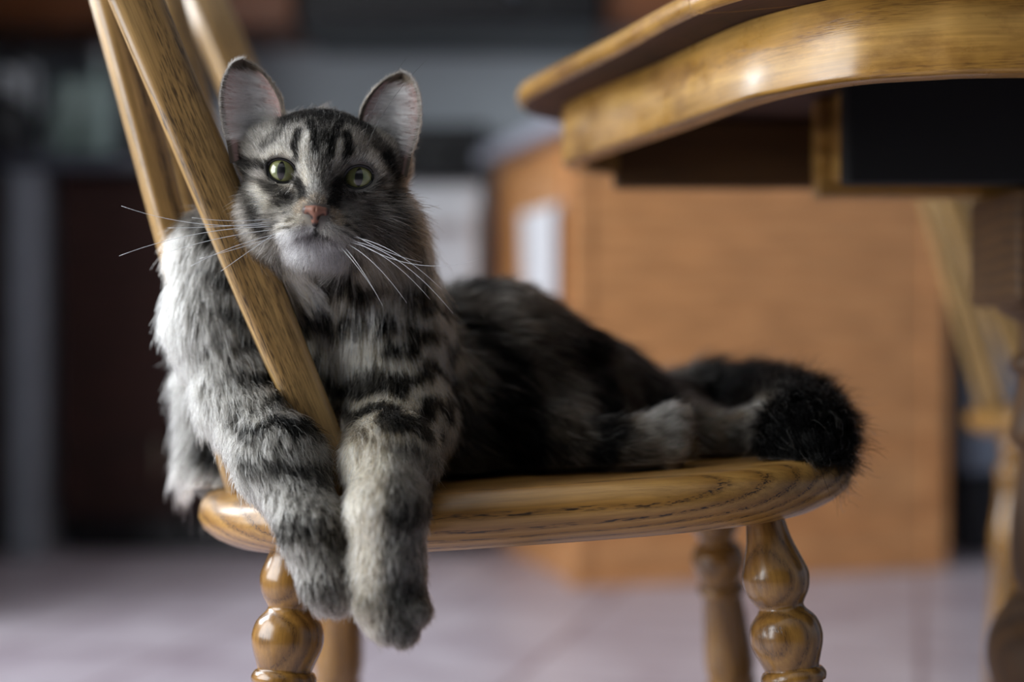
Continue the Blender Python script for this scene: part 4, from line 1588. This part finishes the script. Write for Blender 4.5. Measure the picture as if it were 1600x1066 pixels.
# flow on the head: back from the nose, round the eyes, down from the chin
fx = np.stack([q_h[:, 0] * 1.0, -0.030 + 0 * q_h[:, 0], (q_h[:, 2] + 0.026) * 1.0], 1)
up = sstep(-0.02, 0.01, q_h[:, 2])
fx[:, 0] *= (0.55 + 0.9 * (1 - up))
fx[:, 2] += 0.022 * up * (1 - sstep(0.02, 0.05, np.abs(q_h[:, 0])))
low = sstep(-0.034, -0.048, q_h[:, 2])
fx[:, 2] -= 0.03 * low
fx[:, 1] += 0.022 * low
cheek = sstep(0.026, 0.040, np.abs(q_h[:, 0])) * sstep(0.005, -0.02, q_h[:, 2])
fx[:, 2] -= 0.018 * cheek
for i, s in ((0, -1), (1, 1)):
    q = (R0 - EYE_C[i]) @ HM.T
    d = np.hypot(q[:, 0], q[:, 2])
    w = np.exp(-((d - 0.0095) / 0.005) ** 2) * 1.1
    rr_ = np.stack([q[:, 0], 0 * d, q[:, 2]], 1) / (d[:, None] + 1e-6)
    dot_ = (fx * rr_).sum(1)
    push = np.maximum(0, 0.012 - dot_) * w
    fx += rr_ * push[:, None]
fx_w = norm(fx @ HM)
FL = norm(norm(FL) * (1 - hd)[:, None] + fx_w * hd[:, None])
FL = FL + 0.20 * np.stack([vnoise(R0 * 45, 61), vnoise(R0 * 45, 62), vnoise(R0 * 45, 63)], 1) * (1 - 0.55 * hd)[:, None]
FL = FL - NR * (FL * NR).sum(1, keepdims=True)
FL = norm(FL)

Ln = WW @ LEN
hlen = np.full(n_h, 0.0070)
hlen = np.where(q_h[:, 2] > 0.012, 0.0058, hlen)
md_ = np.hypot(np.maximum(np.abs(q_h[:, 0]) - 0.013, 0), q_h[:, 2] + 0.0425 + 0.12 * np.abs(q_h[:, 0]))
hlen *= 0.50 + 0.50 * sstep(0.003, 0.014, md_)
dn = np.hypot(q_h[:, 0], q_h[:, 2] + 0.022)
hlen *= 0.38 + 0.62 * sstep(0.008, 0.028, dn)
cheek = cheek * np.where(q_h[:, 0] < 0, 0.45, 1.0)
hlen += 0.013 * cheek + 0.010 * np.where(q_h[:, 0] < 0, 0.35, 1.0) * sstep(0.034, 0.046, np.abs(q_h[:, 0])) * sstep(0.012, -0.01, q_h[:, 2])
hlen += 0.004 * low
hlen += 0.012 * sstep(-0.010, -0.030, q_h[:, 1])
Ln = Ln * (1 - hd) + hlen * hd
fore = WW[:, 2] + WW[:, 4]
Ln = Ln * (1 - fore * 0.52 * (1 - sstep(0.405, 0.465, R0[:, 2])))
Ln = Ln * (0.50 + 0.65 * rng.random(n_h))
# feathering low on the flank and along the elbow
LF = WW @ LIFT
LF = LF * (1 - hd) + hd * (0.30 + 0.25 * cheek)
RA, CL, CS = WW @ RAD, WW @ CLUMP, WW @ CSIZE
COLT = coat_colour(R0 + (FL * (1 - 0.35 * (1 - hd))[:, None] + NR * 0.2) * (Ln * (0.45 + 0.30 * hd))[:, None], WW)
lum = COLT.mean(1)
COLT = COLT * np.clip(np.exp(rng.normal(size=n_h) * 0.60 - 0.06), 0.22, 2.4)[:, None]
tick = rng.random(n_h) < 0.10                     # ticked, paler single hairs
COLT[tick] = COLT[tick] * 0.5 + SILVER * 0.5 * np.clip(0.30 + lum[tick] * 2.2, 0, 1)[:, None]
COLT = np.clip(COLT, 0.003, 0.88)
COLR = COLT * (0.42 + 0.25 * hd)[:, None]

# clumps: every hair leans to the lock it belongs to
guide = np.full(n_h, -1)
for cs in np.unique(np.round(CS, 3)):
    m = np.where(np.round(CS, 3) == cs)[0]
    if cs <= 0:
        continue
    key = np.floor(R0[m] / cs).astype(np.int64)
    hk = key[:, 0] * 1000003 + key[:, 1] * 1009 + key[:, 2]
    _, first = np.unique(hk, return_index=True)
    g = m[first]
    kd = KDTree(len(g))
    for a, gi in enumerate(g):
        kd.insert(R0[gi], a)
    kd.balance()
    for a in m:
        guide[a] = g[kd.find(R0[a])[1]]
lum = COLT.mean(1)
COLT = COLT * np.clip((lum / 0.11) ** 0.7, 0.25, 1)[:, None]
lum = COLT.mean(1)
lk = (CL * (1 - hd))[:, None] * 0.75
COLT = COLT * (1 - lk) + COLT[guide] * lk
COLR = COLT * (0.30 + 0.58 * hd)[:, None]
guard = rng.random(n_h) < (0.075 - 0.045 * hd + 0.04 * fore)
gm = guard & (rng.random(n_h) < np.clip(0.25 + lum * 4, 0, 0.85))
COLT[gm] = SILVER * 1.5 * np.clip(0.25 + lum[gm] * 3.5, 0, 1)[:, None]
COLR[gm] = COLT[gm] * 0.7
RA = np.where(guard, RA * 1.45, RA)
Ln = np.where(guard, Ln * 1.25, Ln)
LF = np.where(guard, np.minimum(LF * 1.25, 0.9), LF)
CLo = np.where(guard, CL * 0.25, CL)
gl_rand = np.stack([vnoise(R0 * 800, 71), vnoise(R0 * 800, 72), vnoise(R0 * 800, 73)], 1)
FG = FL + 0.45 * gl_rand * (1 - 0.6 * hd)[:, None]
FG = norm(FG - NR * (FG * NR).sum(1, keepdims=True))
LG = Ln * (1.0 + 0.25 * vnoise(R0 * 300, 75))
LFg = np.clip(LF * (1.0 + 0.5 * vnoise(R0 * 500, 76)), 0.1, 0.9)
K = 7
T = np.linspace(0, 1, K)
GRAV = (WW @ np.array([0, .25, .22, .05, .20, .05, .25, .35, .2, .1, .2, .1, .10]))


def strand(root, n, f, L, lift, grav):
    out = np.empty((len(root), K, 3))
    for j, t in enumerate(T):
        a = lift * (t - 0.42 * t * t)
        b = (1 - lift) * t + 0.60 * lift * t * t
        out[:, j] = root + L[:, None] * (n * a[:, None] + f * b[:, None])
        out[:, j, 2] -= grav * L * t * t * 0.5
    return out


own = strand(R0, NR, norm(FL + 0.16 * rng.normal(size=(n_h, 3))), Ln, LF, GRAV)
gs = strand(R0[guide], NR[guide], FG[guide], LG[guide], LFg[guide], GRAV[guide])
for j, t in enumerate(T):
    w = CLo * t ** 1.5
    own[:, j] = own[:, j] * (1 - w)[:, None] + gs[:, j] * w[:, None]
    own[:, j] += (rng.normal(size=(n_h, 3)) * 0.00022 * t)
del gs

# hairs lie on the seat instead of passing into it, and part round the slats
ex_, ey_ = (own[..., 0] - CX) / SEAT_A, (own[..., 1] - CY) / SEAT_B
on_seat = (np.abs(ex_) ** 3 + np.abs(ey_) ** 3) < 0.98
own[..., 2] = np.where(on_seat & (own[..., 2] > 0.375), np.maximum(own[..., 2], seat_z(own[..., 0]) + 0.0012), own[..., 2])
drop = np.zeros(n_h, bool)
for a, b, hw_s, hh_s, ref in SLATS:
    a_, b_ = np.array(a) + [CX, CY, 0], np.array(b) + [CX, CY, 0]
    u, v, w, L = frame_of(a_, b_, ref)
    rel = own - a_
    ru, rv, rt = rel @ u, rel @ v, rel @ w
    inside = (np.abs(ru) < hw_s * 0.98) & (np.abs(rv) < hh_s * 0.98) & (rt > 0)
    drop |= inside[:, :].any(1) & (inside[:, 0] | (inside.sum(1) > 3))
    sgn = np.sign(rv)
    pushv = np.where(inside, (hh_s * 1.02 - np.abs(rv)) * sgn, 0)
    own += pushv[..., None] * v
own_keep = ~drop


def fur_object(name, m, label=None):
    idx = np.where(m & own_keep)[0]
    if not len(idx):
        return None
    make_curves(name, own[idx], RA[idx], COLR[idx], COLT[idx], FUR, label)


def make_curves(name, pts, rad, c0, c1, mat, label=None, tip=0.22):
    n, k = pts.shape[:2]
    hc = bpy.data.hair_curves.new(name)
    hc.add_curves([k] * n)
    hc.points.foreach_set('position', (pts - CAT0).astype(np.float32).ravel())
    t = np.linspace(0, 1, k)
    r = rad[:, None] * (1 - (1 - tip) * t[None] ** 1.6)
    a = hc.attributes.get('radius') or hc.attributes.new('radius', 'FLOAT', 'POINT')
    a.data.foreach_set('value', r.astype(np.float32).ravel())
    c = np.ones((n, k, 4), dtype=np.float32)
    w = sstep(0.05, 0.65, t)[None, :, None]
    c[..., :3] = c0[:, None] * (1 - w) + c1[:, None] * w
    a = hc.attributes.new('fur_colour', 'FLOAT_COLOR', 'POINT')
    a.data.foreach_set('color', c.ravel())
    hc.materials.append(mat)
    o = bpy.data.objects.new(name, hc)
    COL.objects.link(o)
    o.parent = cat
    o['kind'] = 'stuff'
    if label:
        o['label'] = label
    return o


main = WW.argmax(1)
pid = lambda *n: np.isin(main, [PARTS.index(x) for x in n])
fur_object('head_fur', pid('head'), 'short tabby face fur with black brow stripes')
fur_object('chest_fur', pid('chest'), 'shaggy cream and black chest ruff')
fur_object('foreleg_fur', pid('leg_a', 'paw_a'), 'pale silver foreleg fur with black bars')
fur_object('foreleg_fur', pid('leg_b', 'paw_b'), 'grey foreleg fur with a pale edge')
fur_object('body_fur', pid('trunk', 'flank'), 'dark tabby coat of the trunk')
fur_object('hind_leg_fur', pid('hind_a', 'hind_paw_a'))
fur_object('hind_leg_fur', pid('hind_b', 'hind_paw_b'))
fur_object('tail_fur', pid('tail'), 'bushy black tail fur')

# ear fur: short on the rim and back, long pale hairs across the cup
ept, erad, ec0, ec1 = [], [], [], []
for s in (-1, 1):
    out_dir = norm(HX * s)                      # away from the middle of the head
    for _ in range(5200):                       # rim and back
        u = rng.random() ** 0.8
        v = rng.uniform(-1, 1)
        onrim = rng.random() < 0.55
        if onrim:
            v = math.copysign(1 - 0.13 * rng.random() ** 1.5, v)
        bk = not onrim or rng.random() < 0.4
        p = ear_point(s, u, v, 0.0018 if bk else -0.0002)
        du = ear_point(s, min(u + 0.05, 1), v * 0.9) - ear_point(s, max(u - 0.05, 0), v * 0.9)
        nrm_ = -HF if bk else HF
        d = norm(du) * 0.8 + nrm_ * (0.25 if bk else 0.12) + (out_dir * (-0.35 if v > 0 else 0.35)) * (0.5 if onrim else 0.1) + 0.15 * rng.normal(size=3)
        L = 0.0042 * (0.6 + 0.6 * rng.random())
        d = norm(d)
        ept.append([p + d * L * t for t in T])
        c = (BROWN * 1.3 if rng.random() < 0.6 else DARK * 2) if v > -0.5 or bk else SILVER * 0.7
        erad.append(0.00009)
        ec0.append(c * 0.6)
        ec1.append(c)
    for _ in range(1100):                       # pale hairs inside, combed outwards from the inner edge
        u = rng.uniform(-0.05, 0.80)
        v = rng.uniform(0.15, 0.85) if rng.random() < 0.75 else rng.uniform(-0.4, 0.3)
        lock = round(u * 16) / 16
        u2 = u * 0.35 + lock * 0.65
        L = rng.uniform(0.6, 1.25) * (1 - 0.35 * u)
        p0 = ear_point(s, u, v, -0.0004)
        p1 = ear_point(s, u2 + 0.02 * rng.normal() + 0.03, v - 0.55 * L, -0.0055)
        p2 = ear_point(s, u2 + 0.06 + 0.03 * rng.normal(), max(v - 1.15 * L, -1.0), -0.0050 - 0.003 * rng.random())
        ept.append([p0 * (1 - t) ** 2 + 2 * p1 * t * (1 - t) + p2 * t * t for t in T])
        c = WHITE_F * rng.uniform(0.55, 1.0)
        erad.append(0.00019)
        ec0.append(c * 0.85)
        ec1.append(c)
    for _ in range(900):                        # darker tuft at the foot of the ear
        u = rng.uniform(-0.15, 0.12)
        v = rng.uniform(-0.5, 0.9)
        p0 = ear_point(s, u, v, -0.001)
        d = norm(HZ * 0.8 + out_dir * rng.uniform(0.2, 1.0) + HF * 0.45 + 0.2 * rng.normal(size=3))
        L = rng.uniform(0.008, 0.018)
        ept.append([p0 + d * L * t + (out_dir * 0.3 - HF * 0.2) * L * t * t for t in T])
        c = SILVER * rng.uniform(0.25, 0.85)
        erad.append(0.00009)
        ec0.append(c * 0.3)
        ec1.append(c)
make_curves('ear_fur', np.array(ept), np.array(erad), np.array(ec0), np.array(ec1), FUR, 'pale hairs across the open ears')

# whiskers and brow hairs
def whisker(a, b, sag, r=0.00021, side=None):
    a, b = np.asarray(a), np.asarray(b)
    n = 14
    pts = []
    for k in range(n):
        t = k / (n - 1)
        p = a + (b - a) * t + np.array(sag) * (4 * t * (1 - t))
        pts.append(p)
    V, Fc = tube(pts, [r * (1 - 0.82 * (k / (n - 1))) + 0.00004 for k in range(n)], 6)
    return mesh_obj('whisker', V, Fc, WHISKER_M, cat, offset=CAT0)


WHISKER_M = plain('whisker_white', (0.82, 0.84, 0.86, 1), 0.35)
WL = [((428, 350), (190, 322), 14), ((432, 354), (186, 400), -10), ((436, 358), (250, 398), -4), ((440, 364), (298, 416), -4), ((430, 346), (262, 356), 4), ((442, 366), (312, 404), 3), ((434, 362), (345, 424), 2), ((426, 342), (300, 340), 5)]
for (ax_, ay_), (bx_, by_), sg in WL:
    whisker(P(ax_, ay_, 0.900), P(bx_, by_, 0.885), (0, -0.005, -sg / F * 0.9))
WR = [((548, 372), (752, 404), 26), ((546, 376), (708, 490), -22), ((544, 378), (672, 468), -16), ((540, 380), (636, 474), -12), ((536, 384), (598, 478), -8), ((550, 370), (690, 452), -14), ((530, 384), (590, 462), -5), ((552, 366), (660, 410), 6)]
for (ax_, ay_), (bx_, by_), sg in WR:
    whisker(P(ax_, ay_, 0.896), P(bx_, by_, 0.890), (0, -0.006, -sg / F * 0.9))
WHISKER_M = plain('brow_hair_dark', (0.03, 0.03, 0.03, 1), 0.4)
for (ax_, ay_), (bx_, by_), sg in [((448, 236), (412, 118), 10), ((560, 246), (636, 90), -8), ((566, 248), (664, 96), -8)]:
    whisker(P(ax_, ay_, 0.900), P(bx_, by_, 0.890), (sg / F, -0.008, 0), 0.00010).name = 'brow_hair'
